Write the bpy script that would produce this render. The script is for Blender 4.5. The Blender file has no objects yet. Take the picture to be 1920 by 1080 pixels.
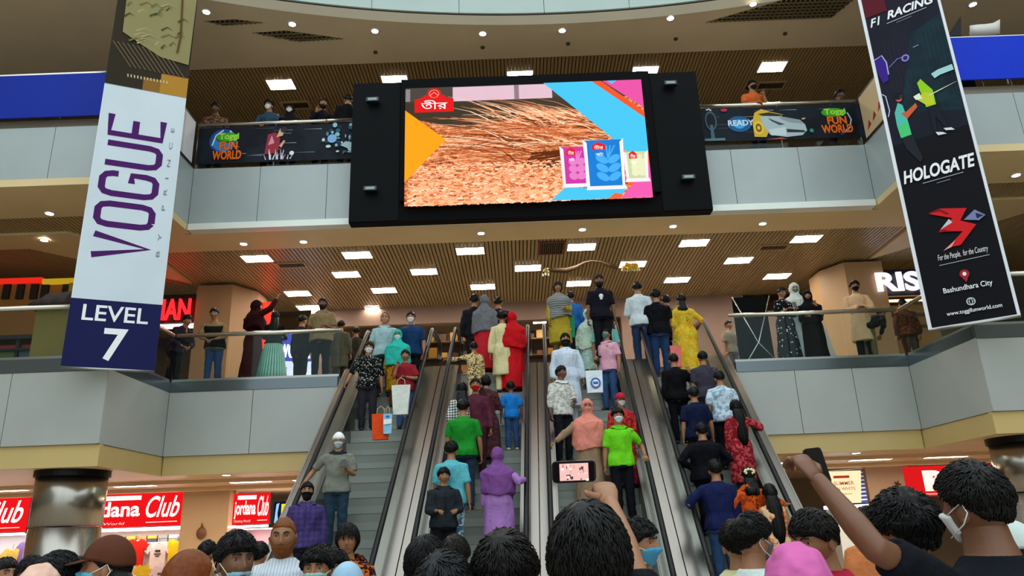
import bpy, bmesh, math, random
from mathutils import Vector, Matrix, noise

V = Vector
SC = bpy.context.scene
COL = SC.collection
random.seed(7)

# ---------------------------------------------------------------- camera, world, exposure
F = 1400.0
PITCH = math.atan(F / 4290.0)
ROLL = 0.036
EYE = 1.65
cam_data = bpy.data.cameras.new('camera')
cam_data.sensor_width = 36.0
cam_data.lens = 36.0 * F / 1920.0
cam_data.clip_start = 0.05
cam = bpy.data.objects.new('camera', cam_data)
COL.objects.link(cam)
_r0 = V((1, 0, 0)); _u0 = V((0, -math.sin(PITCH), math.cos(PITCH))); _f0 = V((0, math.cos(PITCH), math.sin(PITCH)))
_r = _r0 * math.cos(ROLL) - _u0 * math.sin(ROLL)
_u = _u0 * math.cos(ROLL) + _r0 * math.sin(ROLL)
cam.matrix_world = Matrix(((_r.x, _u.x, -_f0.x, 0), (_r.y, _u.y, -_f0.y, 0), (_r.z, _u.z, -_f0.z, EYE), (0, 0, 0, 1)))
SC.camera = cam

world = bpy.data.worlds.new('atrium_daylight')
SC.world = world
world.use_nodes = True
_wn, _wl = world.node_tree.nodes, world.node_tree.links
_wtc = _wn.new('ShaderNodeTexCoord'); _wsep = _wn.new('ShaderNodeSeparateXYZ'); _wr = _wn.new('ShaderNodeValToRGB')
_wl.new(_wtc.outputs['Generated'], _wsep.inputs[0]); _wl.new(_wsep.outputs[2], _wr.inputs[0])
_wr.color_ramp.elements[0].position = 0.0; _wr.color_ramp.elements[0].color = (0.44, 0.50, 0.52, 1)     # far side of the atrium
_wr.color_ramp.elements[1].position = 0.9; _wr.color_ramp.elements[1].color = (0.86, 0.97, 1.0, 1)       # roof light
_wl.new(_wr.outputs[0], _wn['Background'].inputs[0])
_wn['Background'].inputs[1].default_value = 1.75
SC.view_settings.view_transform = 'Standard'
SC.view_settings.look = 'None'
SC.view_settings.gamma = 1.0
SC.view_settings.use_curve_mapping = False
SC.view_settings.exposure = 0.3
SC.cycles.max_bounces = 6
SC.cycles.diffuse_bounces = 3
SC.cycles.sample_clamp_indirect = 4.0
SC.cycles.use_denoising = True


def at(px, py, y):
    """World point seen at a pixel of the 1920x1080 frame, at depth y."""
    d = _r * ((px - 960) / F) + _u * ((540 - py) / F) + _f0
    return V((0, 0, EYE)) + d * (y / d.y)


def atz(px, py, z):
    d = _r * ((px - 960) / F) + _u * ((540 - py) / F) + _f0
    return V((0, 0, EYE)) + d * ((z - EYE) / d.z)


# ---------------------------------------------------------------- materials
def lin(h):
    h = h.lstrip('#')
    out = []
    for i in (0, 2, 4):
        c = int(h[i:i + 2], 16) / 255.0
        out.append(c / 12.92 if c <= 0.04045 else ((c + 0.055) / 1.055) ** 2.4)
    return (*out, 1.0)


_mats = {}


def M(col, rough=0.6, metal=0.0, kind='plain', col2=None, scale=1.0, emit=0.0, bump=0.15, alpha=None, spec=0.5):
    key = (col, rough, metal, kind, col2, scale, emit, bump, alpha, spec)
    if key in _mats:
        return _mats[key]
    m = bpy.data.materials.new(kind + '_' + col.strip('#'))
    m.use_nodes = True
    nt = m.node_tree
    N, L = nt.nodes, nt.links
    b = N['Principled BSDF']
    b.inputs['Roughness'].default_value = rough
    b.inputs['Metallic'].default_value = metal
    b.inputs['Specular IOR Level'].default_value = spec
    c1 = lin(col)
    c2 = lin(col2) if col2 else None
    tc = N.new('ShaderNodeTexCoord')

    def ramp(src, stops, interp='LINEAR'):
        r = N.new('ShaderNodeValToRGB')
        r.color_ramp.interpolation = interp
        e = r.color_ramp.elements
        while len(e) < len(stops):
            e.new(0.5)
        for el, (p, c) in zip(e, stops):
            el.position = p
            el.color = c
        L.new(src, r.inputs[0])
        return r.outputs[0]

    def noise_tex(sc, detail=3, dist=0.0):
        n = N.new('ShaderNodeTexNoise')
        n.inputs['Scale'].default_value = sc
        n.inputs['Detail'].default_value = detail
        n.inputs['Distortion'].default_value = dist
        L.new(tc.outputs['Object'], n.inputs['Vector'])
        return n

    def darker(c, k):
        return (c[0] * k, c[1] * k, c[2] * k, 1)

    out = None
    if kind in ('plain', 'cloth', 'skin', 'hair'):
        n = noise_tex({'plain': 1.3, 'cloth': 9, 'skin': 14, 'hair': 60}[kind] * scale)
        k = {'plain': 0.93, 'cloth': 0.86, 'skin': 0.9, 'hair': 0.6}[kind]
        out = ramp(n.outputs[0], [(0.3, darker(c1, k)), (0.7, c1)])
    elif kind == 'floral':
        v = N.new('ShaderNodeTexVoronoi')
        v.inputs['Scale'].default_value = 24 * scale
        n = noise_tex(9 * scale, 2)
        mx = N.new('ShaderNodeMixRGB'); mx.inputs[0].default_value = 0.12
        L.new(tc.outputs['Object'], mx.inputs[1]); L.new(n.outputs[1], mx.inputs[2])
        L.new(mx.outputs[0], v.inputs['Vector'])
        out = ramp(v.outputs[0], [(0.0, c2), (0.26, c2), (0.34, c1)])
    elif kind == 'print':
        n = noise_tex(16 * scale, 2, 1.2)
        out = ramp(n.outputs[0], [(0.0, c1), (0.5, c1), (0.56, c2), (0.7, c2), (0.74, darker(c2, .6))])
    elif kind == 'check':
        sep = N.new('ShaderNodeSeparateXYZ')
        L.new(tc.outputs['Object'], sep.inputs[0])
        ws = []
        for ax in (0, 2):
            mm = N.new('ShaderNodeMath'); mm.operation = 'MULTIPLY'; mm.inputs[1].default_value = 22 * scale
            L.new(sep.outputs[ax], mm.inputs[0])
            fr = N.new('ShaderNodeMath'); fr.operation = 'FRACT'
            L.new(mm.outputs[0], fr.inputs[0])
            gt = N.new('ShaderNodeMath'); gt.operation = 'GREATER_THAN'; gt.inputs[1].default_value = 0.5
            L.new(fr.outputs[0], gt.inputs[0]); ws.append(gt.outputs[0])
        ad = N.new('ShaderNodeMath'); ad.operation = 'ADD'
        L.new(ws[0], ad.inputs[0]); L.new(ws[1], ad.inputs[1])
        hv = N.new('ShaderNodeMath'); hv.operation = 'MULTIPLY'; hv.inputs[1].default_value = 0.5
        L.new(ad.outputs[0], hv.inputs[0])
        out = ramp(hv.outputs[0], [(0, c1), (0.5, tuple((a + q) / 2 for a, q in zip(c1, c2))), (1, c2)])
    elif kind in ('stripe', 'hstripe', 'wrapstripe'):
        w = N.new('ShaderNodeTexWave')
        w.bands_direction = {'stripe': 'X', 'hstripe': 'Z', 'wrapstripe': 'DIAGONAL'}[kind]
        w.inputs['Scale'].default_value = 7 * scale
        w.inputs['Distortion'].default_value = 0.8
        w.inputs['Detail'].default_value = 0
        L.new(tc.outputs['Object'], w.inputs['Vector'])
        out = ramp(w.outputs[0], [(0.35, c1), (0.55, c2)])
    elif kind == 'dots':
        v = N.new('ShaderNodeTexVoronoi'); v.inputs['Scale'].default_value = 17 * scale
        L.new(tc.outputs['Object'], v.inputs['Vector'])
        out = ramp(v.outputs[0], [(0.2, c2), (0.27, c1)])
    elif kind == 'brushed':
        mp = N.new('ShaderNodeMapping'); mp.inputs['Scale'].default_value = (60, 1, 1)
        L.new(tc.outputs['Object'], mp.inputs[0])
        n = N.new('ShaderNodeTexNoise'); n.inputs['Scale'].default_value = 1.75
        L.new(mp.outputs[0], n.inputs['Vector'])
        out = ramp(n.outputs[0], [(0.3, darker(c1, .93)), (0.7, c1)])
    elif kind == 'mottle':
        n = noise_tex(3 * scale, 6, 0.6)
        out = ramp(n.outputs[0], [(0.32, c2), (0.62, c1)])
    if out is not None:
        L.new(out, b.inputs['Base Color'])
    if kind in ('cloth', 'floral', 'print', 'check', 'stripe', 'hstripe', 'dots', 'wrapstripe'):
        nb = noise_tex(26, 2, 0.4)
        bp = N.new('ShaderNodeBump'); bp.inputs['Strength'].default_value = bump; bp.inputs['Distance'].default_value = 0.02
        L.new(nb.outputs[0], bp.inputs['Height']); L.new(bp.outputs[0], b.inputs['Normal'])
        b.inputs['Specular IOR Level'].default_value = 0.08
    if kind == 'hair':
        mp = N.new('ShaderNodeMapping'); mp.inputs['Scale'].default_value = (1, 1, 0.25)
        L.new(tc.outputs['Object'], mp.inputs[0])
        nb = N.new('ShaderNodeTexNoise'); nb.inputs['Scale'].default_value = 90 * scale
        L.new(mp.outputs[0], nb.inputs['Vector'])
        bp = N.new('ShaderNodeBump'); bp.inputs['Strength'].default_value = 0.25; bp.inputs['Distance'].default_value = 0.004; b.inputs['Specular IOR Level'].default_value = 0.2
        L.new(nb.outputs[0], bp.inputs['Height']); L.new(bp.outputs[0], b.inputs['Normal'])
    if emit:
        L.new(out, b.inputs['Emission Color']) if out is not None else None
        b.inputs['Emission Strength'].default_value = emit
        if kind == 'plain':
            b.inputs['Emission Color'].default_value = c1
    if alpha is not None:
        b.inputs['Alpha'].default_value = alpha
    _mats[key] = m
    return m


def glow(col, strength=1.0):
    """Something that gives off light itself: a lamp, a screen, a lit sign."""
    key = ('glow', col, strength)
    if key in _mats:
        return _mats[key]
    m = bpy.data.materials.new('lit_' + col.strip('#'))
    m.use_nodes = True
    nt = m.node_tree
    nt.nodes.clear()
    o = nt.nodes.new('ShaderNodeOutputMaterial')
    e = nt.nodes.new('ShaderNodeEmission')
    tc = nt.nodes.new('ShaderNodeTexCoord')
    n = nt.nodes.new('ShaderNodeTexNoise'); n.inputs['Scale'].default_value = 3
    r = nt.nodes.new('ShaderNodeValToRGB')
    c = lin(col)
    r.color_ramp.elements[0].color = tuple(x * 0.95 for x in c[:3]) + (1,)
    r.color_ramp.elements[1].color = c
    nt.links.new(tc.outputs['Object'], n.inputs['Vector'])
    nt.links.new(n.outputs[0], r.inputs[0]); nt.links.new(r.outputs[0], e.inputs[0])
    e.inputs[1].default_value = strength
    nt.links.new(e.outputs[0], o.inputs[0])
    _mats[key] = m
    return m


def glass_mat(tint='#cfe0e0', opacity=0.10):
    key = ('glass', tint, opacity)
    if key in _mats:
        return _mats[key]
    m = bpy.data.materials.new('clear_glass')
    m.use_nodes = True
    nt = m.node_tree
    nt.nodes.clear()
    o = nt.nodes.new('ShaderNodeOutputMaterial')
    mix = nt.nodes.new('ShaderNodeMixShader')
    t = nt.nodes.new('ShaderNodeBsdfTransparent'); t.inputs[0].default_value = (0.9, 0.95, 0.94, 1)
    g = nt.nodes.new('ShaderNodeBsdfGlossy'); g.inputs[0].default_value = lin(tint); g.inputs[1].default_value = 0.05
    lw = nt.nodes.new('ShaderNodeLayerWeight'); lw.inputs[0].default_value = 0.15
    ad = nt.nodes.new('ShaderNodeMath'); ad.operation = 'ADD'; ad.inputs[1].default_value = opacity * 0.1; ad.use_clamp = True
    mu = nt.nodes.new('ShaderNodeMath'); mu.operation = 'MULTIPLY'; mu.inputs[1].default_value = 0.22
    nt.links.new(lw.outputs[1], mu.inputs[0]); nt.links.new(mu.outputs[0], ad.inputs[0]); nt.links.new(ad.outputs[0], mix.inputs[0])
    nt.links.new(t.outputs[0], mix.inputs[1]); nt.links.new(g.outputs[0], mix.inputs[2]); nt.links.new(mix.outputs[0], o.inputs[0])
    _mats[key] = m
    return m


# ---------------------------------------------------------------- mesh helper
class MB:
    def __init__(s):
        s.v = []; s.f = []; s.m = []; s.s = []

    def add(s, verts, faces, m=0, smooth=False):
        b = len(s.v)
        s.v.extend([V(p) for p in verts])
        for f in faces:
            s.f.append([b + i for i in f]); s.m.append(m); s.s.append(smooth)
        return s

    def merge(s, o, mat=None, m=None):
        b = len(s.v)
        s.v.extend([(mat @ p) if mat else p.copy() for p in o.v])
        for f, mm, ss in zip(o.f, o.m, o.s):
            s.f.append([b + i for i in f]); s.m.append(mm if m is None else m); s.s.append(ss)
        return s

    def box(s, x0, x1, y0, y1, z0, z1, m=0):
        return s.add([(x0, y0, z0), (x1, y0, z0), (x1, y1, z0), (x0, y1, z0), (x0, y0, z1), (x1, y0, z1), (x1, y1, z1), (x0, y1, z1)],
                     [(0, 3, 2, 1), (4, 5, 6, 7), (0, 1, 5, 4), (1, 2, 6, 5), (2, 3, 7, 6), (3, 0, 4, 7)], m)

    def hexa(s, p, m=0):
        return s.add(p, [(0, 3, 2, 1), (4, 5, 6, 7), (0, 1, 5, 4), (1, 2, 6, 5), (2, 3, 7, 6), (3, 0, 4, 7)], m)

    def loft(s, rings, m=0, smooth=True, cap=True):
        n = len(rings[0]); b = []
        vs = [p for r in rings for p in r]
        fs = []
        for i in range(len(rings) - 1):
            for j in range(n):
                k = (j + 1) % n
                fs.append((i * n + j, i * n + k, (i + 1) * n + k, (i + 1) * n + j))
        if cap:
            fs.append(tuple(reversed(range(n))))
            fs.append(tuple((len(rings) - 1) * n + j for j in range(n)))
        return s.add(vs, fs, m, smooth)

    def tube(s, pts, rad, n=10, m=0, cap=True, flat=1.0, ref=None):
        pts = [V(p) for p in pts]
        if not isinstance(rad, (list, tuple)):
            rad = [rad] * len(pts)
        rings = []
        prev = None
        for i, p in enumerate(pts):
            d = (pts[min(i + 1, len(pts) - 1)] - pts[max(i - 1, 0)]).normalized()
            if prev is None:
                a = V(ref) if ref else (V((0, 0, 1)) if abs(d.z) < 0.9 else V((0, 1, 0)))
            else:
                a = prev
            x = (a - d * a.dot(d)).normalized()
            prev = x
            y = d.cross(x)
            rings.append([p + (x * math.cos(t) * flat + y * math.sin(t)) * rad[i] for t in [2 * math.pi * j / n for j in range(n)]])
        return s.loft(rings, m, True, cap)

    def ball(s, c, r, n=10, k=8, m=0, mat=None):
        c = V(c); r = V(r) if not isinstance(r, (int, float)) else V((r, r, r))
        vs = []; fs = []
        for i in range(k + 1):
            t = math.pi * i / k
            for j in range(n):
                q = 2 * math.pi * j / n
                p = V((r.x * math.sin(t) * math.cos(q), r.y * math.sin(t) * math.sin(q), r.z * math.cos(t)))
                vs.append(c + ((mat @ p) if mat else p))
        for i in range(k):
            for j in range(n):
                q = (j + 1) % n
                fs.append((i * n + j, (i + 1) * n + j, (i + 1) * n + q, i * n + q))
        return s.add(vs, fs, m, True)

    def disc(s, c, r, z0, z1, n=20, m=0):
        c = V(c)
        return s.loft([[V((c.x + r * math.cos(2 * math.pi * j / n), c.y + r * math.sin(2 * math.pi * j / n), z)) for j in range(n)] for z in (z0, z1)], m, False)

    def prism(s, pts, d, m=0):
        """Polygon pushed along the vector d."""
        pts = [V(p) for p in pts]; n = len(pts); d = V(d)
        vs = pts + [p + d for p in pts]
        fs = [tuple(reversed(range(n))), tuple(range(n, 2 * n))] + [(i, (i + 1) % n, n + (i + 1) % n, n + i) for i in range(n)]
        return s.add(vs, fs, m)

    def build(s, name, mats, parent=None, kind=None, label=None, cat=None, group=None, fix=True, world=True):
        me = bpy.data.meshes.new(name)
        me.from_pydata([tuple(p) for p in s.v], [], s.f)
        if not isinstance(mats, (list, tuple)):
            mats = [mats]
        for m in mats:
            me.materials.append(m)
        me.polygons.foreach_set('material_index', s.m)
        me.polygons.foreach_set('use_smooth', s.s)
        if fix:
            bm = bmesh.new(); bm.from_mesh(me)
            bmesh.ops.recalc_face_normals(bm, faces=bm.faces)
            bm.to_mesh(me); bm.free()
        me.update()
        o = bpy.data.objects.new(name, me)
        COL.objects.link(o)
        if parent:
            o.parent = parent
            if world:
                o.matrix_parent_inverse = (Matrix.Translation(parent.location) @ Matrix.Rotation(parent.rotation_euler[2], 4, 'Z')).inverted()
        tag(o, label, cat, group, kind)
        return o


def tag(o, label=None, cat=None, group=None, kind=None):
    if label: o['label'] = label
    if cat: o['category'] = cat
    if group: o['group'] = group
    if kind: o['kind'] = kind
    return o


def empty(name, loc, label=None, cat=None, group=None, rz=0.0):
    o = bpy.data.objects.new(name, None)
    o.empty_display_size = 0.1
    o.location = loc
    o.rotation_euler = (0, 0, rz)
    COL.objects.link(o)
    return tag(o, label, cat, group)


def dup(root, loc, label, group=None):
    r = root.copy(); COL.objects.link(r); r.location = loc
    r['label'] = label
    if group: r['group'] = group
    for ch in list(root.children):
        c = ch.copy(); COL.objects.link(c); c.parent = r
        for g in ch.children:
            d = g.copy(); COL.objects.link(d); d.parent = c
    return r


def struct(name, mb, mats, label=None):
    return mb.build(name, mats, kind='structure', label=label)


_text_cache = {}


def text_mb(body, bold=0.0, shear=0.0, extrude=0.0, space=1.0):
    """A line of lettering as flat mesh, scaled to the unit box (0..1, 0..1); returns (MB, aspect)."""
    key = (body, bold, shear, extrude, space)
    if key in _text_cache:
        return _text_cache[key]
    cu = bpy.data.curves.new('lettering', 'FONT')
    cu.body = body; cu.size = 1; cu.offset = bold; cu.shear = shear; cu.extrude = extrude; cu.space_character = space
    cu.resolution_u = 4
    ob = bpy.data.objects.new('lettering', cu)
    COL.objects.link(ob)
    dg = bpy.context.evaluated_depsgraph_get()
    me = bpy.data.meshes.new_from_object(ob.evaluated_get(dg))
    mb = MB()
    vs = [v.co.copy() for v in me.vertices]
    fs = [tuple(p.vertices) for p in me.polygons]
    bpy.data.objects.remove(ob); bpy.data.curves.remove(cu); bpy.data.meshes.remove(me)
    x0 = min(v.x for v in vs); x1 = max(v.x for v in vs); y0 = min(v.y for v in vs); y1 = max(v.y for v in vs)
    mb.add([V(((v.x - x0) / (x1 - x0), (v.y - y0) / (y1 - y0), v.z)) for v in vs], fs)
    _text_cache[key] = (mb, (x1 - x0) / (y1 - y0))
    return _text_cache[key]


class Plane:
    """A flat printed or lit surface: o its lower left corner, u and v its unit directions, pictures laid on it in thin layers."""
    def __init__(s, o, u, v, w, h):
        s.o = V(o); s.u = V(u).normalized(); s.v = V(v).normalized(); s.n = s.u.cross(s.v).normalized(); s.w = w; s.h = h
        s.mb = MB(); s.mats = []; s.lay = 0

    def mi(s, m):
        if m not in s.mats: s.mats.append(m)
        return s.mats.index(m)

    def p(s, x, y):
        return s.o + s.u * (x * s.w) + s.v * (y * s.h) + s.n * (0.0006 * s.lay)

    def poly(s, pts, m):
        s.lay += 1
        s.mb.add([s.p(x, y) for x, y in pts], [tuple(range(len(pts)))], s.mi(m))
        return s

    def rect(s, x0, x1, y0, y1, m):
        return s.poly([(x0, y0), (x1, y0), (x1, y1), (x0, y1)], m)

    def stroke(s, pts, w, m, newlay=True, taper=False):
        if newlay: s.lay += 1
        P = [s.p(x, y) for x, y in pts]
        a = []; b = []
        for i, q in enumerate(P):
            d = (P[min(i + 1, len(P) - 1)] - P[max(i - 1, 0)]).normalized()
            t = s.n.cross(d) * (w / 2) * ((1 - i / (len(P) - 1) * 0.85) if taper else 1)
            a.append(q + t); b.append(q - t)
        n = len(P)
        s.mb.add(a + b, [(i, i + 1, n + i + 1, n + i) for i in range(n - 1)], s.mi(m))
        return s

    def ell(s, cx, cy, rx, ry, m, n=24, rot=0.0):
        c, q = math.cos(rot), math.sin(rot)
        asp = s.w / s.h
        pts = []
        for i in range(n):
            t = 2 * math.pi * i / n
            x, y = rx * math.cos(t), ry * math.sin(t)
            pts.append((cx + (x * c - y * q / asp), cy + (x * q * asp + y * c)))
        return s.poly(pts, m)

    def text(s, body, x0, x1, y0, y1, m, bold=0.0, shear=0.0, turn=0, space=1.0, skew=0.0):
        """turn=1 reads upwards."""
        s.lay += 1
        t, a = text_mb(body, bold, shear, 0.0, space)
        vs = []
        for q in t.v:
            if turn: x, y = x0 + (1 - q.y) * (x1 - x0), y0 + q.x * (y1 - y0)
            else: x, y = x0 + q.x * (x1 - x0), y0 + q.y * (y1 - y0) + skew * q.x
            vs.append(s.p(x, y))
        s.mb.add(vs, t.f, s.mi(m))
        return s

    def build(s, name, parent=None, **k):
        return s.mb.build(name, s.mats, parent, fix=False, **k)
# ================================================================ THE SETTING
YB, YS, XL, XR, XO = 15.0, 12.65, -7.03, 8.0, 17.0
GREY = M('#a9b4b4', 0.28)
GREY2 = M('#a9aeaa', 0.28)
BEIGE = M('#e4cb98', 0.5)
BEIGE2 = M('#c9b074', 0.5)
SLAT = M('#ab9468', 0.4)
DARK = M('#241a10', 0.9)
CHROME = M('#d9dcdc', 0.16, 1.0)
STEEL = M('#a9aba8', 0.3, 1.0, 'brushed')
BLACK = M('#08090c', 0.4, spec=.2)
WHITE = M('#e9ece8', 0.4)
WALLB = M('#b59a78', 0.6)
LAMP = glow('#fff3e0', 36.0)
LAMPG = glow('#ffeed0', 60.0)
LAMPW = glow('#fff0d4', 40.0)
GLASS = glass_mat()

# floor of the hall
mb = MB()
for i in range(-12, 12):
    for j in range(-10, 18):
        mb.box(i * 1.5, i * 1.5 + 1.494, j * 1.5, j * 1.5 + 1.494, -0.05, 0)
mb.box(-18, 18, -15, 27, -0.2, -0.052, 1)
struct('floor', mb, [M('#b8ab98', 0.2), DARK])

# gallery floors
mb = MB(); mb.box(XL, XR, 15.36, 26, 4.45, 4.8); mb.box(XL, -3.62, 15.08, 15.36, 4.45, 4.8); mb.box(4.5, XR, 15.08, 15.36, 4.45, 4.8)
mb.box(-XO, XL - .08, 12.75, 26, 4.45, 4.8); mb.box(XR + .08, XO, 12.75, 26, 4.45, 4.8)
struct('floor_middle_gallery', mb, M('#8d8172', 0.25))
mb = MB(); mb.box(XL, XR, 15.08, 26, 9.3, 9.6); mb.box(-XO, XL - .08, 12.75, 26, 9.3, 9.6); mb.box(XR + .08, XO, 12.75, 26, 9.3, 9.6)
struct('floor_upper_gallery', mb, M('#8d8172', 0.25))


def panels(mb, p0, p1, z0, z1, w, m=0, th=0.08):
    p0 = V((*p0, 0)); p1 = V((*p1, 0)); d = p1 - p0; n = max(1, round(d.length / w)); d /= n
    t = V((-d.y, d.x, 0)).normalized() * th; e = d.normalized() * 0.006
    for i in range(n):
        a = p0 + d * i + e; b = p0 + d * (i + 1) - e
        q = [a, b, b + t, a + t]
        mb.hexa([V((p.x, p.y, z0)) for p in q] + [V((p.x, p.y, z1)) for p in q], m)


def fascia(name, z0, z1, zw, mat, cut):
    mb = MB()
    if cut:
        panels(mb, (XL, YB), (-3.62, YB), z0, z1, 1.4); panels(mb, (4.5, YB), (XR, YB), z0, z1, 1.32)
    else:
        panels(mb, (XL, YB), (XR, YB), z0, z1, 1.5)
    panels(mb, (XL, YS), (XL, YB), z0, z1, 2.4, 0, 0.07); panels(mb, (XR, YB), (XR, YS), z0, z1, 2.4, 0, 0.07)
    panels(mb, (-XO, YS), (XL, YS), z0, zw, 1.65); panels(mb, (XR, YS), (XO, YS), z0, zw, 1.65)
    struct(name, mb, mat)


fascia('wall_middle_gallery_fascia', 3.3, 4.57, 4.55, GREY2, True)
fascia('wall_upper_gallery_fascia', 8.25, 9.62, 9.38, GREY, False)
# mirror-dark ledge along the foot of the middle balustrade
mb = MB()
for a, b in ((XL, -3.62), (4.5, XR)):
    mb.box(a, b, 14.99, 15.09, 4.575, 4.79)
mb.box(-XO, XL - .001, 12.64, 12.74, 4.555, 4.79); mb.box(XR + .001, XO, 12.64, 12.74, 4.555, 4.79)
mb.box(XL - .09, XL, 12.75, 14.98, 4.575, 4.79); mb.box(XR, XR + .09, 12.75, 14.98, 4.575, 4.79)
struct('trim_middle_ledge', mb, M('#6c767a', 0.2, 0.8))
# beige edge under the middle fascia
mb = MB()
mb.box(XL, XR, 15.05, 15.15, 2.93, 3.295); mb.box(-XO, XL, 12.7, 12.8, 2.93, 3.295); mb.box(XR, XO, 12.7, 12.8, 2.93, 3.295)
mb.box(XL - .1, XL - .02, 12.8, 15.15, 2.93, 3.295); mb.box(XR + .02, XR + .1, 12.8, 15.15, 2.93, 3.295)
struct('trim_lower_edge', mb, BEIGE2)
# white ledge under the upper fascia
mb = MB()
mb.box(XL + .05, XR - .05, 14.9, 15.15, 8.1, 8.245)
mb.box(-XO, XL - .01, 12.58, 12.74, 8.1, 8.245, 1); mb.box(XR + .01, XO, 12.58, 12.74, 8.1, 8.245, 1)
mb.box(XL - .1, XL + .02, 12.74, 15.1, 8.1, 8.245, 1); mb.box(XR - .02, XR + .1, 12.74, 15.1, 8.1, 8.245, 1)
struct('trim_upper_ledge', mb, [M('#eef4ee', 0.35), BEIGE])


# ---- ceilings: plain soffit borders with a field of narrow metal slats behind them
def slats(mb, x0, x1, y0, y1, z, m=0, mb_back=1):
    x = x0
    while x < x1:
        mb.box(x, min(x + 0.068, x1), y0, y1, z, z + 0.025, m); x += 0.092
    mb.box(x0, x1, y0, y1, z + 0.08, z + 0.1, mb_back)


mb = MB()
mb.box(XL - .1, XR + .1, 15.15, 16.2, 8.1, 8.28)
for sx, a, b in ((-1, -XO, XL - .1), (1, XR + .1, XO)):
    mb.box(a, b, 12.74, 14.0, 8.1, 8.28)
    c, d = (XL - 1.3, XL - .1) if sx < 0 else (XR + .1, XR + 1.3)
    mb.box(c, d, 14.0, 16.2, 8.1, 8.28)
    # sloping beige band across the wing's slats
    if sx < 0:
        mb.prism([(-9.6, 14.9, 8.12), (-8.4, 16.2, 8.12), (-8.4, 18.5, 8.12), (-10.9, 15.7, 8.12), (-17, 15.7, 8.12), (-17, 14.9, 8.12)], (0, 0, .1))
    else:
        mb.prism([(9.4, 16.2, 8.12), (10.5, 14.9, 8.12), (17, 14.9, 8.12), (17, 15.7, 8.12), (11.7, 15.7, 8.12), (9.4, 18.5, 8.12)], (0, 0, .1))
struct('ceiling_middle_soffit', mb, BEIGE)
mb = MB()
slats(mb, XL - 1.3, XR + 1.3, 16.2, 21.5, 8.17)
slats(mb, -XO, XL - 1.3, 14.0, 24, 8.17); slats(mb, XR + 1.3, XO, 14.0, 24, 8.17)
struct('ceiling_middle', mb, [SLAT, DARK])

CX, CR = 1.2, 24.0
CY = 14.72 - CR


def arc(r, x0=-13.0, x1=15.0, n=56):
    out = []
    for i in range(n + 1):
        x = x0 + (x1 - x0) * i / n
        out.append((x, CY + math.sqrt(r * r - (x - CX) ** 2)))
    return out


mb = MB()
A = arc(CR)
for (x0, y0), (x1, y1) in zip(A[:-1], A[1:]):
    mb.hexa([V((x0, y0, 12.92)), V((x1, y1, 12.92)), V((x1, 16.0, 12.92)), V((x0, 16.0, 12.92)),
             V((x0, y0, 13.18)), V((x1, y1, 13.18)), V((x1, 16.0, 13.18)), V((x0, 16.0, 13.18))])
for k in range(56): mb.m[k * 6 + 2] = 1  # front edge faces coloured darker, standing in for the weaker light there
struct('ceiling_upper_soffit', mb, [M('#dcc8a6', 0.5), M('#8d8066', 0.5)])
mb = MB()
A2 = arc(CR + 0.05)
for i in range(56):
    (x0, y0), (x1, y1) = A2[i], A2[i + 1]
    mb.hexa([V((x0, y0, 13.19)), V((x1, y1, 13.19)), V((x1, 16.0, 13.19)), V((x0, 16.0, 13.19)),
             V((x0, y0, 13.25)), V((x1, y1, 13.25)), V((x1, 16.0, 13.25)), V((x0, 16.0, 13.25))], 1)
    f = 0.012 if i % 4 == 3 else 0.0
    mb.hexa([V((x0, y0 - .05, 13.25)), V((x1 - f, y1 - .05, 13.25)), V((x1 - f, 16, 13.25)), V((x0, 16, 13.25)),
             V((x0, y0 - .05, 15)), V((x1 - f, y1 - .05, 15)), V((x1 - f, 16, 15)), V((x0, 16, 15))], 0)
struct('wall_top_fascia', mb, [M('#aebfba', 0.3), DARK])
mb = MB()
slats(mb, -XO, XO, 16.0, 22, 13.06)
struct('ceiling_upper', mb, [M('#ad9060', 0.45), DARK])
mb = MB()
mb.box(-XO, XO, 15.15, 24, 2.93, 3.0); mb.box(-XO, XL - .1, 12.8, 15.15, 2.93, 3.0); mb.box(XR + .1, XO, 12.8, 15.15, 2.93, 3.0)
mb.box(-XO, XO, 16.3, 16.5, 2.86, 2.93); mb.box(-XO, XO, 18.4, 18.6, 2.84, 2.93)
struct('ceiling_ground', mb, M('#dcb88e', 0.4))

# enclosing walls
mb = MB(); mb.box(-XO, XO, 26, 26.2, 0, 15)
struct('wall_back', mb, WALLB)
for nm, x in (('wall_left', -XO - .2), ('wall_right', XO)):
    mb = MB(); mb.box(x, x + .2, -14, 26.2, 0, 15); struct(nm, mb, M('#8b8272', 0.6))
# wall over the shop at the back of the middle gallery, and the side walls beside it
mb = MB()
mb.box(-5.6, 6.9, 21.4, 21.6, 7.62, 8.25)
mb.box(-6.0, -5.6, 21.3, 21.6, 4.8, 8.25); mb.box(3.2, 9.0, 21.35, 21.6, 4.8, 7.62)
struct('wall_shop_bulkhead', mb, M('#94786a', 0.55))
mb = MB(); mb.box(-5.6, 3.2, 25.0, 25.2, 4.8, 8.2)
struct('wall_shop_interior', mb, M('#3c2a1c', 0.8))
mb = MB(); mb.box(-XO, XO, 21.8, 22, 9.6, 13.1)
struct('wall_upper_back', mb, M('#5a4730', 0.7))
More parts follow.
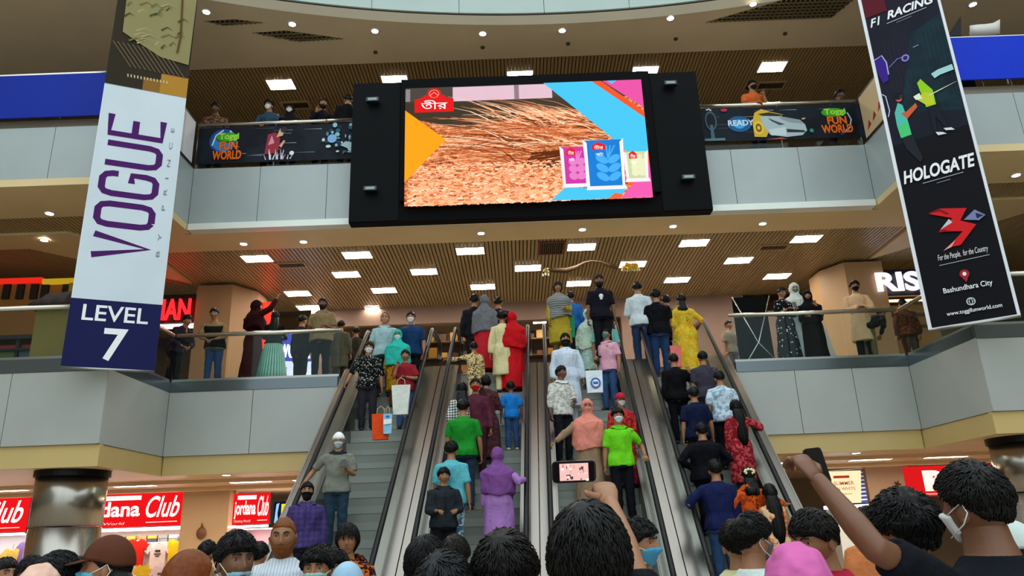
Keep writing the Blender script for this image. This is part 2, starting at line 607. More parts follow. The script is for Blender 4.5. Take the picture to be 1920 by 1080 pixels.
# pillars between the shops of the middle gallery
mb = MB()
mb.prism([(-8.28, 18.6, 4.8), (-7.35, 18.6, 4.8), (-6.9, 19.3, 4.8), (-6.9, 20, 4.8), (-8.28, 20, 4.8)], (0, 0, 3.3))
struct('pillar_middle_left', mb, M('#a9805a', 0.5))
mb = MB()
mb.prism([(8.35, 19.3, 4.8), (8.75, 18.6, 4.8), (9.75, 18.6, 4.8), (9.75, 20, 4.8), (8.35, 20, 4.8)], (0, 0, 3.3))
struct('pillar_middle_right', mb, M('#b08d66', 0.5))


# ---------------------------------------------------------------- chrome columns at ground level
def column(x, y, label):
    r = empty('chrome_column', (x, y, 0), label, 'column')
    mb = MB(); mb.disc((x, y), 0.56, 0, 1.98, 40); mb.disc((x, y), 0.565, 2.0, 2.82, 40)
    for i in range(len(mb.s)): mb.s[i] = len(mb.f[i]) == 4
    mb.build('shaft', M('#a39e96', 0.27, 1.0, 'brushed'), r)  # upright colour streaks imitate the reflections in the mirror chrome
    mb = MB(); mb.disc((x, y), 0.6, 2.82, 2.93, 40); mb.build('cap', BLACK, r)


column(-7.85, 13.45, 'round mirror-chrome column with black cap left of the escalators, before the red shop sign')
column(8.93, 13.45, 'round mirror-chrome column with black cap right of the escalators')


# ---------------------------------------------------------------- escalators
ES_X0, ES_P, ES_K, ES_T = -1.52, 1.97, 0.05, 0.91
STEP_D = 0.28
STEP_H = STEP_D * ES_T


def esx(x, y): return x + ES_K * (y - 15)
def deckz(y): return max(0.35, min(4.92, 4.9 + ES_T * (y - 15)))
def railz(y): return max(0.95, min(5.84, 5.38 + ES_T * (y - 15)))


N_STEPS = 19
STEP_Y = [15.33 - STEP_D * (i + 1) for i in range(N_STEPS)]          # front edge of each tread
STEP_Z = [4.8 - STEP_H * (i + 1) for i in range(N_STEPS)]


RAILS = [(-1.63, -.25), (.25, 1.80), (2.15, 3.69), (4.19, 5.57)]


def escalator(i, label):
    xl, xr = (ES_X0 + q for q in RAILS[i])
    c = (xl + xr) / 2; hw = (xr - xl) / 2
    SW = hw - .12
    r = empty('escalator', (esx(c, 9.5), 9.5, 0), label, 'escalator', 'bank of four escalators')
    P = lambda x, y, z: V((esx(c + x, y), y, z))
    dk = M('#3c403f', 0.5, 0.3, 'plain')
    for y, z in zip(STEP_Y, STEP_Z):
        if z < 0.0: continue
        mb = MB()
        n = 12
        # riser with a slight curve and the ribbed tread
        prof = [(0.0, z), (0.003, z - 0.012), (0.016, z - STEP_H * .5), (0.014, z - STEP_H), (STEP_D + .03, z - STEP_H), (STEP_D + .03, z)]
        mb.loft([[P(x, y + a, b) for a, b in prof] for x in (-SW, SW)], 0, False)
        mb.box(esx(c - SW + .01, y), esx(c + SW - .01, y), y - .002, y + .035, z, z + .004, 1)
        mb.build('step', [M('#868c84', 0.5, 0.15), M('#2a2c2c', 0.5)], r)
    mb = MB()
    w = SW
    mb.hexa([P(-w, 8.9, 0), P(w, 8.9, 0), P(w, 10.1, 0), P(-w, 10.1, 0), P(-w, 8.9, .02), P(w, 8.9, .02), P(w, 10.1, .02), P(-w, 10.1, .02)])
    mb.build('landing_plate', M('#8d8f8e', 0.35, 0.9), r); mb = MB()
    mb.hexa([P(-w, 15.34, 4.8), P(w, 15.34, 4.8), P(w, 16.9, 4.8), P(-w, 16.9, 4.8), P(-w, 15.34, 4.815), P(w, 15.34, 4.815), P(w, 16.9, 4.815), P(-w, 16.9, 4.815)])
    mb.build('landing_plate', M('#8d8f8e', 0.35, 0.9), r)
    ys = [8.7, 9.6, 10.0, 10.15] + [10.4 + .4 * k for k in range(12)] + [15.02, 15.3, 16.9]
    yr = [9.2, 9.8, 10.0, 10.13, 10.3] + [10.7 + .4 * k for k in range(12)] + [15.3, 15.45, 15.52, 15.7, 16.4]
    for s in (-1, 1):
        nb = (i - 1, 1) if s < 0 else (i + 1, 0)
        ow = hw + (.30 if not 0 <= nb[0] <= 3 else abs(ES_X0 + RAILS[nb[0]][nb[1]] - (xl if s < 0 else xr)) / 2 - .008)

        def strip(xa, xb, zf, y_, th, m, name):
            mb = MB()
            mb.loft([[P(s * xa, y, zf(y)), P(s * xb, y, zf(y)), P(s * xb, y, zf(y) - th), P(s * xa, y, zf(y) - th)] for y in y_], 0, False)
            return mb.build(name, m, r)
        strip(SW + .004, SW + .03, deckz, ys, 0.62, M('#8f8d88', 0.3, 1.0, 'brushed'), 'skirt')
        mb = MB()
        mb.loft([[P(s * (SW + .032), y, deckz(y)), P(s * (hw + .05), y, deckz(y) + .012), P(s * ow, y, deckz(y) + .012), P(s * ow, y, deckz(y) - .25), P(s * (SW + .032), y, deckz(y) - .25)] for y in ys], 0, False)
        mb.build('deck', M('#948d86', 0.26, 1.0, 'brushed'), r)
        mb = MB()
        mb.loft([[P(s * (hw - .007), y, deckz(y)), P(s * (hw + .007), y, deckz(y)), P(s * (hw + .007), y, railz(y) - .04), P(s * (hw - .007), y, railz(y) - .04)] for y in yr[1:]], 0, False)
        mb.build('balustrade', glass_mat('#8a9894', 0.05), r)
        mb = MB()
        path = [P(s * hw, y, railz(y)) for y in yr]
        a, b = yr[0], yr[-1]
        lo = [P(s * hw, a - .22 * math.sin(t), railz(a) - .22 + .22 * math.cos(t)) for t in (3.0, 2.5, 2.0, 1.5, 1.0, .5)]
        hi = [P(s * hw, b + .24 * math.sin(t), railz(b) - .24 + .24 * math.cos(t)) for t in (.5, 1.0, 1.5, 2.0, 2.5, 3.0)]
        mb.tube(lo + path + hi, 0.04, 10, 0)
        hr = mb.build('handrail', M('#0d0d10', 0.45, spec=.3), r)
        mb = MB()
        mb.tube([p - V((0, 0, .042)) for p in path], 0.017, 8, 0)
        mb.build('rail_track', CHROME, hr)
    # outer cladding for the two ends of the bank
    for s in (-1, 1):
        if (i == 0 and s < 0) or (i == 3 and s > 0):
            mb = MB()
            mb.loft([[P(s * (hw + .305), y, deckz(y) + .012), P(s * (hw + .33), y, deckz(y) + .012), P(s * (hw + .33), y, max(0, deckz(y) - 1.25)), P(s * (hw + .305), y, max(0, deckz(y) - 1.25))] for y in ys], 0, False)
            mb.build('cladding', M('#9d9a92', 0.3, 0.9, 'brushed'), r)
    return r


escalator(0, 'first escalator from the left end of the bank, bare grey steps showing')
escalator(1, 'escalator carrying the person in lilac and the person in green tee upwards')
escalator(2, 'escalator carrying the person in lime green polo down')
escalator(3, 'last escalator of the bank, packed with people in dark clothes from behind')


# ---------------------------------------------------------------- glass balustrades
def balustrade(label, p0, p1, z, zr, w=1.2, ret=None):
    p0 = V((*p0, 0)); p1 = V((*p1, 0)); d = p1 - p0; n = max(1, round(d.length / w)); d /= n
    r = empty('glass_balustrade', (p0.x, p0.y, z), label, 'balustrade')
    t = V((-d.y, d.x, 0)).normalized() * 0.012
    for i in range(n):
        a = p0 + d * i + d.normalized() * .01; b = p0 + d * (i + 1) - d.normalized() * .01
        mb = MB(); q = [a, b, b + t, a + t]
        mb.hexa([V((p.x, p.y, z)) for p in q] + [V((p.x, p.y, zr - .05)) for p in q]); mb.build('glass_pane', GLASS, r)
    mb = MB(); mb.tube([V((p0.x, p0.y, zr)), V((p1.x, p1.y, zr))], 0.045, 12)
    mb.build('handrail', M('#cfc9bd', 0.25, 0.9), r)
    mb = MB(); q = [p0 - t * 2, p1 - t * 2, p1 + t * 3, p0 + t * 3]
    mb.hexa([V((p.x, p.y, z)) for p in q] + [V((p.x, p.y, z + .05)) for p in q]); mb.build('base_channel', STEEL, r)
    return r


balustrade('glass balustrade of the middle gallery beside the leftmost escalator', (XL + .02, 15.04), (-3.6, 15.04), 4.79, 5.77)
balustrade('glass balustrade of the middle gallery in front of the person with folded arms', (4.5, 15.04), (XR - .02, 15.04), 4.79, 5.78)
balustrade('glass balustrade at the far left, before the dark shop counter', (-XO + 3, 12.69), (XL - .08, 12.69), 4.79, 5.74)
balustrade('glass balustrade at the far right, behind the black hanging banner', (XR + .08, 12.69), (XO - 3, 12.69), 4.79, 5.72)
balustrade('short glass balustrade running back beside the white hanging banner', (XL - .04, 12.76), (XL - .04, 14.98), 4.79, 5.77)
balustrade('short glass balustrade running back beside the black hanging banner', (XR + .04, 14.98), (XR + .04, 12.76), 4.79, 5.77)


# ---------------------------------------------------------------- lamps
def light_panel(p, label, w=.66, d=.44, group='square ceiling lights', lamp=None):
    r = empty('ceiling_light', p, label, 'ceiling light', group)
    x, y, z = p
    mb = MB(); mb.box(x - w / 2, x + w / 2, y - d / 2, y + d / 2, z - .012, z + .0)
    mb.build('diffuser', lamp or LAMP, r)
    mb = MB()
    for a, b, c, e in ((-w / 2 - .02, w / 2 + .02, -d / 2 - .02, -d / 2), (-w / 2 - .02, w / 2 + .02, d / 2, d / 2 + .02), (-w / 2 - .02, -w / 2, -d / 2, d / 2), (w / 2, w / 2 + .02, -d / 2, d / 2)):
        mb.box(x + a, x + b, y + c, y + e, z - .02, z + .01)
    mb.build('frame', M('#d8d2c4', 0.4), r)
    return r


NTH = ['first', 'second', 'third', 'fourth', 'fifth', 'sixth', 'seventh', 'eighth', 'ninth', 'tenth']
rows = [(16.92, [-6.15, -3.72, -.98, 1.72, 4.45, 7.17], 'nearest row'), (18.3, [-4.9, -2.27, .43, 3.16, 5.91], 'second row'),
        (19.73, [-5.96, -3.56, -.81, 1.86, 4.6, 7.38], 'third row'), (21.1, [-6.02], 'back row')]
rows[1][1][0] = -4.29
for y, xs, nm in rows:
    for i, x in enumerate(xs):
        light_panel((x, y, 8.165), f'square white light of the middle gallery ceiling, {nm}, {NTH[i]} from the left')
for i, x in enumerate((-5.88, -2.88, .41, 3.7, 7.05)):
    light_panel((x, 16.95, 13.05), f'square white light of the upper gallery ceiling over the screen, {NTH[i]} from the left')
for i, (x, y) in enumerate(((-11.5, 17.15), (-8.6, 17.15), (-6.0, 17.15), (-4.6, 17.15), (-5.7, 19.3), (6.2, 17.2), (7.9, 17.2), (9.6, 17.2), (11.6, 17.2))):  # a few real fixtures; the other panels are added to brighten the ground floor
    light_panel((x, y, 2.925), f'flat light of a partly added set in the low ceiling over the ground floor shops, {NTH[i]} from the left', .9, .3, 'ground floor ceiling lights', LAMPG)


def downlight(p, label, group):
    r = empty('downlight', p, label, 'downlight', group)
    x, y, z = p
    mb = MB(); mb.disc((x, y), .075, z - .012, z - .004, 16); mb.build('lamp_face', LAMPW, r)
    mb = MB()
    mb.loft([[V((x + q * math.cos(t), y + q * math.sin(t), zz)) for t in [k * math.pi / 8 for k in range(16)]] for q, zz in ((.076, z - .012), (.1, z - .014), (.105, z), (.076, z))], 0, True, False)
    mb.build('ring', WHITE, r)


def dl(pts, z, words, group):
    for i, (px, py) in enumerate(pts):
        downlight(atz(px, py, z), f'round downlight {words}, {NTH[i]} from the left', group)


dl([(387, 22), (548, 45), (703, 58), (905, 63), (1054, 57), (1257, 34), (1412, 7)], 12.92, 'in the curved top soffit', 'downlights of the curved soffit')
dl([(457, 457), (569, 453), (902, 437), (1092, 430), (1262, 424), (1430, 419)], 8.1, 'in the beige soffit under the screen', 'downlights under the screen')
dl([(83, 450), (93, 400), (1905, 328)], 8.1, 'in the soffit of a side gallery', 'downlights of the side galleries')
dl([(425, 890), (1605, 849)], 2.93, 'in the low ground floor ceiling', 'ground floor downlights')
downlight(atz(1824, 8, 12.92), 'round downlight at the top right corner, over the blue parapet', 'downlights of the curved soffit')
for i, (px, py) in enumerate([(704, 97), (905, 88), (1065, 81), (1267, 72), (1472, 62)]):
    p = atz(px, py, 12.92)
    mb = MB(); mb.disc((p.x, p.y), .05, 12.885, 12.92, 12)
    mb.build('sprinkler', M('#4a3f30', .5), label=f'small dark sprinkler head in the curved top soffit, {NTH[i]} from the left', cat='sprinkler', group='sprinklers in the curved soffit')
# ---- air vents and lattice panels in the ceilings
def vent(p, w, d, label, col='#b39468'):
    r = empty('air_vent', p, label, 'air vent')
    x, y, z = p
    mb = MB()
    for a, b, c, e in ((-w / 2, w / 2, -d / 2, -d / 2 + .06), (-w / 2, w / 2, d / 2 - .06, d / 2), (-w / 2, -w / 2 + .06, -d / 2 + .06, d / 2 - .06), (w / 2 - .06, w / 2, -d / 2 + .06, d / 2 - .06)):
        mb.box(x + a, x + b, y + c, y + e, z - .03, z)
    mb.build('frame', M(col, .5), r)
    mb = MB()
    k = -w / 2 + .08
    while k < w / 2 - .08:
        mb.box(x + k, x + k + .012, y - d / 2 + .06, y + d / 2 - .06, z - .022, z); k += .05
    mb.box(x - w / 2 + .06, x + w / 2 - .06, y - d / 2 + .06, y + d / 2 - .06, z - .004, z, 1)
    mb.build('grille', [M('#6a5636', .5), DARK], r)


for px, py, w, lab in ((547, 496, .75, 'flat air vent among the square lights, nearest the red sign'), (1450, 463, .75, 'flat air vent beside the square lights near the black hanging banner')):
    q = atz(px, py, 8.17); vent((q.x, q.y, 8.17), w, .38, lab)
q = atz(1034, 464, 8.17); vent((q.x, q.y, 8.17), .66, .85, 'dark red framed air vent directly under the screen', '#6e3024')
q = atz(1445, 160, 13.06); vent((q.x, q.y, 13.06), .8, .4, 'air vent of the upper ceiling above the person in orange')
q = atz(555, 197, 13.06); vent((q.x, q.y, 13.06), .8, .4, 'air vent of the upper ceiling above the two masked onlookers')


def lattice(pix, z, label):
    pts = [atz(px, py, z - .01) for px, py in pix]
    r = empty('ceiling_lattice', pts[0], label, 'ceiling lattice')
    mb = MB(); mb.prism([V((p.x, p.y, z - .004)) for p in pts], (0, 0, .002)); mb.build('recess', DARK, r)
    mb = MB()
    x0 = min(p.x for p in pts); x1 = max(p.x for p in pts); y0 = min(p.y for p in pts); y1 = max(p.y for p in pts)

    def clip(a, b):
        ins = []
        n = len(pts)
        for i in range(n):
            p, q = pts[i], pts[(i + 1) % n]
            e = (q - p).to_2d(); dd = (b - a).to_2d(); den = dd.x * e.y - dd.y * e.x
            if abs(den) < 1e-9: continue
            w_ = (p - a).to_2d()
            t = (w_.x * e.y - w_.y * e.x) / den; u = (w_.x * dd.y - w_.y * dd.x) / den
            if 0 <= u <= 1: ins.append(t)
        ins.sort()
        return [(a + (b - a) * ins[k], a + (b - a) * ins[k + 1]) for k in range(0, len(ins) - 1, 2)]
    k = x0
    while k < x1:
        for a, b in clip(V((k, y0 - 1, z - .01)), V((k, y1 + 1, z - .01))):
            mb.box(a.x - .012, a.x + .012, a.y, b.y, z - .03, z - .005)
        k += .11
    k = y0
    while k < y1:
        for a, b in clip(V((x0 - 1, k, z - .01)), V((x1 + 1, k, z - .01))):
            mb.box(a.x, b.x, a.y - .012, a.y + .012, z - .03, z - .005)
        k += .11
    mb.build('lattice_bars', M('#7d6a48', .5), r)


lattice([(1325, 42), (1470, 0), (1600, 0), (1560, 32)], 12.92, 'large three-cornered lattice panel in the curved top soffit at the right')
lattice([(475, 62), (535, 58), (645, 73), (560, 78)], 12.92, 'narrow dark lattice wedge in the top soffit beside the second downlight')
lattice([(385, 40), (440, 37), (495, 43), (420, 48)], 12.92, 'small dark lattice wedge in the top soffit beside the white banner')
# ================================================================ BANNERS, SCREEN, SIGNS, SHOPS
def q_of(pl, px, py):
    d = _r * ((px - 960) / F) + _u * ((540 - py) / F) + _f0
    e = V((0, 0, EYE))
    t = (pl.o - e).dot(pl.n) / d.dot(pl.n)
    w = e + d * t - pl.o
    return (w.dot(pl.u) / pl.w, w.dot(pl.v) / pl.h)


def plane_from(bl, br, tl, yl, yr=None):
    """Upright plane through three measured corners: bottom left, bottom right, top left."""
    a = at(*bl, yl); b = at(*br, yr if yr else yl); c = at(*tl, yl)
    b.z = a.z
    return Plane(a, b - a, V((0, 0, 1)), (b - a).length, c.z - a.z)


def Q(pl, pts): return [q_of(pl, *p) for p in pts]


def P_(c, r=0.45): return M(c, .6, spec=.12)


# ---------------------------------------------------------------- white banner with purple lettering
pl = plane_from((113, 688), (290, 695), (208, -40), 12.1, 12.7)
hb = empty('hanging_banner', (pl.o.x, pl.o.y, pl.o.z), 'tall white hanging banner with purple upright lettering and navy LEVEL 7 foot', 'banner')
mb = MB()
o, u, v, n = pl.o, pl.u * pl.w, pl.v * pl.h, pl.n
mb.hexa([o - n * .004, o + u - n * .004, o + u - n * .012, o - n * .012, o + v - n * .004, o + u + v - n * .004, o + u + v - n * .012, o + v - n * .012])
mb.build('sheet', M('#d9e2e8', .5), hb)
mb = MB(); mb.tube([o - n * .008, o + u - n * .008], .022, 8); mb.build('weight_bar', STEEL, hb)
mb = MB(); mb.tube([o + v - n * .008, o + u + v - n * .008], .025, 8)
mb.tube([o + v + u * .1, o + v + u * .1 + V((0, 0, 2))], .006, 6); mb.tube([o + v + u * .9, o + v + u * .9 + V((0, 0, 2))], .006, 6); mb.build('hanging_rod', STEEL, hb)
pl.rect(.012, .988, .01, .995, P_('#cfdbe4', .5))
navy = P_('#151a4d', .4); white = P_('#f2f4f6', .4); purple = P_('#4a1762', .4)
yn = q_of(pl, 220, 565)[1]
pl.rect(0, 1, 0, yn, navy)
a = q_of(pl, 152, 606); b = q_of(pl, 274, 566)
pl.text('LEVEL', .14, .86, yn - .048, yn - .012, white, bold=.012)
pl.text('7', .40, .66, .018, .018 + .073, white, bold=.02)
pur_y0 = q_of(pl, 235, 487)[1]; pur_y1 = q_of(pl, 252, 205)[1]
LT = {'V': [[(0, 1), (.5, 0), (1, 1)]],
      'O': [[(.25, 0), (.75, 0), (.93, .06), (1, .2), (1, .8), (.93, .94), (.75, 1), (.25, 1), (.07, .94), (0, .8), (0, .2), (.07, .06), (.25, 0)]],
      'G': [[(1, .72), (1, .82), (.93, .94), (.75, 1), (.25, 1), (.07, .94), (0, .8), (0, .2), (.07, .06), (.25, 0), (.75, 0), (.93, .06), (1, .2), (1, .46), (.6, .46)]],
      'U': [[(0, 1), (0, .2), (.07, .06), (.25, 0), (.75, 0), (.93, .06), (1, .2), (1, 1)]],
      'E': [[(1, 1), (0, 1), (0, 0), (1, 0)], [(0, .52), (.8, .52)]]}
for i, ch in enumerate('VOGUE'):
    h = (pur_y1 - pur_y0) / 5
    y0 = pur_y0 + h * i + h * .06; y1 = y0 + h * .66
    for st in LT[ch]:
        pl.stroke([(.14 + (1 - bb) * .62, y0 + aa * (y1 - y0)) for aa, bb in st], .115, purple)
pl.text('BY PRINCE', .86, .90, q_of(pl, 297, 482)[1], q_of(pl, 322, 240)[1], P_('#7a7f88'), turn=1, space=2.6)
ya = q_of(pl, 205, 157)[1]; yb = q_of(pl, 208, 95)[1]
pl.rect(0, 1, ya, 1, P_('#2e2618'))
pl.rect(.45, 1, ya, ya + .035, P_('#8a6124')); pl.rect(.66, 1, ya, ya + .055, P_('#b07f2c'))
for k in range(13):
    pl.stroke([(.26 + k * .04, ya + .028), (.255 + k * .04, ya + .036)], .022, P_('#c9bb8a'))
for k in range(12):
    pl.stroke([(.02 + k * .06, ya + .12), (.28 + k * .06, ya + .055)], .02, P_('#6a5a44'))
pl.poly([(.36, ya + .125), (.62, ya + .10), (.98, ya + .093), (.99, 1), (.1, 1), (.12, ya + .15)], P_('#8d8458'))
rr = random.Random(3)
for k in range(34):
    x = rr.uniform(.1, .8); y = rr.uniform(ya + .12, .99); l = rr.uniform(.06, .2)
    pl.stroke([(x, y), (x + l * .5, y + .012), (x + l, y + .006)], .04, P_(rr.choice(['#3f4a22', '#566030', '#6e6a3a', '#a59a6c'])), taper=True)
pl.stroke([(.8, .99), (.84, ya + .17), (.82, ya + .12)], .035, P_('#5b3d22'))
pl.build('print', hb)

# ---------------------------------------------------------------- black banner of the game hall
pl = plane_from((1741, 620), (1917, 602), (1612, -60), 12.75, 11.95)
hb = empty('hanging_banner', (pl.o.x, pl.o.y, pl.o.z), 'tall black hanging banner with red emblem and two players holding guns', 'banner')
o, u, v, n = pl.o, pl.u * pl.w, pl.v * pl.h, pl.n
mb = MB()
mb.hexa([o - n * .004, o + u - n * .004, o + u - n * .012, o - n * .012, o + v - n * .004, o + u + v - n * .004, o + u + v - n * .012, o + v - n * .012])
mb.build('sheet', M('#e4e8ee', .5), hb)
mb = MB(); mb.tube([o - n * .008, o + u - n * .008], .02, 8); mb.build('weight_bar', STEEL, hb)
mb = MB(); mb.tube([o + v - n * .008, o + u + v - n * .008], .025, 8)
mb.tube([o + v + u * .1, o + v + u * .1 + V((0, 0, 2))], .006, 6); mb.tube([o + v + u * .9, o + v + u * .9 + V((0, 0, 2))], .006, 6); mb.build('hanging_rod', STEEL, hb)
ink = P_('#0a0a12', .35)
pl.rect(.045, .965, .005, .997, ink)


def yq(px, py): return q_of(pl, px, py)[1]


yt = yq(1690, 30); ym = yq(1740, 300)
yz = yq(1705, 180)
pl.poly([(.045, ym + .06), (.965, ym + .06), (.965, .997), (.045, .997)], M('#1d1a2c', .6, 0, 'mottle', '#141824', .6, spec=.12))
pl.poly([(.25, ym + .14), (.965, ym + .10), (.965, yt - .03), (.55, yt - .06), (.3, yz)], M('#14303a', .6, 0, 'mottle', '#0f1d28', .8, spec=.12))
for k in range(14):
    x = .2 + k * .055
    pl.stroke([(x, ym + .15 + .01 * (k % 3)), (x + .01, yt - .06)], .012, P_('#1a2b36' if k % 2 else '#262338'))
pl.rect(.05, .34, yt + .03, .99, P_('#5c1420'))
pl.text('F1', .09, .235, yt - .002, yt + .022, P_('#f4f4f6'), bold=.02, shear=.3)
pl.text('RACING', .32, .93, yt + .003, yt + .027, P_('#f4f4f6'), bold=.03, shear=.3)
pl.stroke([(.3, yt - .007), (.82, yt - .003)], .014, P_('#b9bcc6'))
pl.stroke([(.42, yt - .014), (.62, yt - .012)], .01, P_('#8d909c'))
# purple glove and neon outlines
yg = yq(1665, 120)
pl.poly([(.05, yg + .02), (.16, yg + .025), (.19, yg), (.17, yg - .045), (.1, yg - .05), (.06, yg - .02)], P_('#3a1f8a'))
pl.stroke([(.05, yg + .022), (.15, yg + .028), (.19, yg + .005), (.185, yg - .03)], .02, P_('#b9b4ee'))
pl.stroke([(.21, yg - .012), (.33, yg + .004), (.40, yg + .004)], .016, P_('#7d78cc'))
pl.ell(.43, yg - .001, .05, .010, P_('#8a86d8'), 14); pl.ell(.43, yg - .001, .03, .006, P_('#2a2554'), 12)
pl.stroke([(.55, yg + .02), (.62, yg + .022)], .014, P_('#9aa0d0'))
yh = yq(1660, 190)
pl.stroke([(.05, yh + .02), (.09, yh + .012), (.1, yh - .03), (.07, yh - .045)], .016, P_('#cfd6f4'))
# player in teal shirt aiming to the right
yp = yq(1690, 195)
skin_ = P_('#d0603c')
pl.poly([(.17, yp - .085), (.2, yp - .12), (.33, yp - .165), (.37, yp - .155), (.33, yp - .115), (.31, yp - .085)], P_('#20242c'))
pl.poly([(.155, yp - .02), (.22, yp + .005), (.27, yp - .005), (.29, yp - .04), (.30, yp - .088), (.165, yp - .09), (.15, yp - .055)], P_('#57bfb0'))
pl.poly([(.16, yp - .06), (.28, yp - .05), (.30, yp - .088), (.165, yp - .09)], P_('#4ccf7a'))
pl.poly([(.23, yp - .025), (.29, yp - .045), (.44, yp - .022), (.43, yp - .01), (.30, yp - .025)], skin_)
pl.ell(.245, yp + .018, .045, .012, skin_, 16); pl.ell(.245, yp + .022, .055, .010, P_('#15141c'), 16); pl.rect(.25, .30, yp + .013, yp + .024, P_('#2c2c38'))
# second player in lime firing
pl.poly([(.56, yp - .03), (.67, yp - .035), (.74, yp - .095), (.71, yp - .1), (.62, yp - .06), (.6, yp - .1), (.56, yp - .1)], P_('#171b28'))
pl.poly([(.5, yp + .04), (.55, yp + .048), (.6, yp + .03), (.66, yp + .01), (.66, yp - .03), (.54, yp - .03)], P_('#9bd41f'))
pl.poly([(.44, yp + .0), (.56, yp + .01), (.66, yp), (.64, yp - .028), (.55, yp - .025)], P_('#c8d234'))
pl.poly([(.42, yp + .008), (.5, yp + .012), (.52, yp - .005), (.44, yp - .003)], P_('#eef4d8'))
pl.stroke([(.6, yp - .002), (.95, yp + .012)], .03, P_('#cfd8a8'), taper=True)
pl.stroke([(.7, yp + .045), (.78, yp + .05), (.95, yp + .052)], .12, P_('#a8d8dc'), taper=False)
pl.poly([(.58, yp - .1), (.66, yp - .105), (.7, yp - .112), (.6, yp - .11)], P_('#dfe3e6')); pl.poly([(.68, yp - .096), (.77, yp - .1), (.8, yp - .108), (.7, yp - .103)], P_('#dfe3e6'))
yl = yq(1757, 318)
pl.text('HOLOGATE', .085, .94, yl - .017, yl + .017, P_('#f6f6f8'), bold=.03, shear=.25)
pl.stroke([(.3, yl - .026), (.78, yl - .024)], .014, P_('#a6a9b4')); pl.stroke([(.46, yl - .034), (.62, yl - .033)], .012, P_('#888c98'))
# red zigzag emblem
ye = yq(1787, 432) + .006
red = P_('#d81f26', .3); red2 = P_('#8d1016', .3)
pl.poly([(.30, ye + .044), (.42, ye + .052), (.72, ye + .038), (.62, ye + .012), (.78, ye - .005), (.56, ye - .045), (.42, ye - .044), (.62, ye - .014), (.36, ye - .002), (.54, ye + .022)], red)
pl.poly([(.27, ye + .046), (.42, ye + .052), (.52, ye + .034), (.48, ye + .033), (.42, ye + .044)], red2)
pl.poly([(.38, ye + .001), (.5, ye + .022), (.53, ye + .012)], P_('#c9ccd8')); pl.poly([(.34, ye - .004), (.42, ye), (.5, ye - .009)], red2)
pl.poly([(.36, ye - .05), (.46, ye - .045), (.52, ye - .03), (.44, ye - .04)], P_('#e7a0a0'))
pl.poly([(.66, ye + .012), (.8, ye + .03), (1 - .1, ye + .012), (.82, ye + .003)], P_('#7d83b0')); pl.poly([(.8, ye + .022), (.88, ye + .012), (.8, ye + .008)], P_('#23264a'))
yf = yq(1800, 478)
pl.text('For the People,  for the Country', .28, .84, yf - .009, yf + .009, P_('#e8e8ec'), shear=.25)
pl.stroke([(.28, yf - .016), (.84, yf - .014)], .008, P_('#d0d0d6'))
yi = yq(1807, 518)
pl.ell(.53, yi + .004, .055, .010, P_('#a52432'), 18); pl.poly([(.485, yi), (.575, yi), (.53, yi - .016)], P_('#a52432')); pl.ell(.53, yi + .004, .022, .0045, P_('#f4f0f0'), 14)
yc = yq(1813, 540)
pl.text('Bashundhara City', .26, .80, yc - .008, yc + .008, P_('#f0f0f2'), bold=.012)
yw = yq(1820, 566)
pl.ell(.53, yw, .05, .009, P_('#c8d0d6'), 18); pl.ell(.53, yw, .038, .007, ink, 16)
pl.stroke([(.48, yw), (.58, yw)], .008, P_('#c8d0d6')); pl.stroke([(.53, yw - .009), (.53, yw + .009)], .008, P_('#c8d0d6')); pl.ell(.53, yw, .02, .008, P_('#c8d0d6'), 12); pl.ell(.53, yw, .012, .006, ink, 12)
yy = yq(1823, 583)
pl.text('www.toggifunworld.com', .24, .84, yy - .006, yy + .006, P_('#f0f0f2'), bold=.012)
pl.build('print', hb)

# ---------------------------------------------------------------- the big screen
sc = empty('led_screen', (0.5, 14.9, 8.0), 'huge lit advertising screen in a black housing hung on the upper gallery', 'screen')
mb = MB()
mb.box(-3.42, 4.33, 14.62, 14.88, 8.0, 11.42)
mb.build('housing', M('#040507', .6, spec=.06), sc)
for a, b in ((-3.42, -2.36), (3.28, 4.33)):
    mb = MB(); mb.box(a, b, 14.605, 14.618, 8.02, 11.4); mb.build('side_cover', M('#05070a', .5, spec=.08), sc)
for x, z in ((-2.95, 8.72), (3.85, 8.72), (-2.95, 10.9), (3.7, 11.05)):
    mb = MB()
    mb.tube([V((x, 14.6, z)), V((x, 14.5, z))], .025, 8); mb.box(x - .14, x + .14, 14.44, 14.56, z - .05, z + .05)
    f = mb.build('flood_lamp', M('#1d2226', .3), sc)
    mb = MB(); mb.box(x - .1, x + .1, 14.436, 14.44, z - .03, z + .03); mb.build('lamp_glass', M('#8fa0a4', .1), f)
mb = MB(); mb.box(-2.33, 3.25, 14.52, 14.62, 8.43, 11.42); mb.build('display_frame', M('#060709', .6, spec=.06), sc)
a = at(758, 387, 14.515); b = at(1224, 370, 14.515); c = at(762, 166, 14.515)
pl = Plane(a, V((b.x - a.x, 0, 0)), V((0, 0, 1)), b.x - a.x, c.z - a.z)
G = lambda c, s=1.0: glow(c, s)


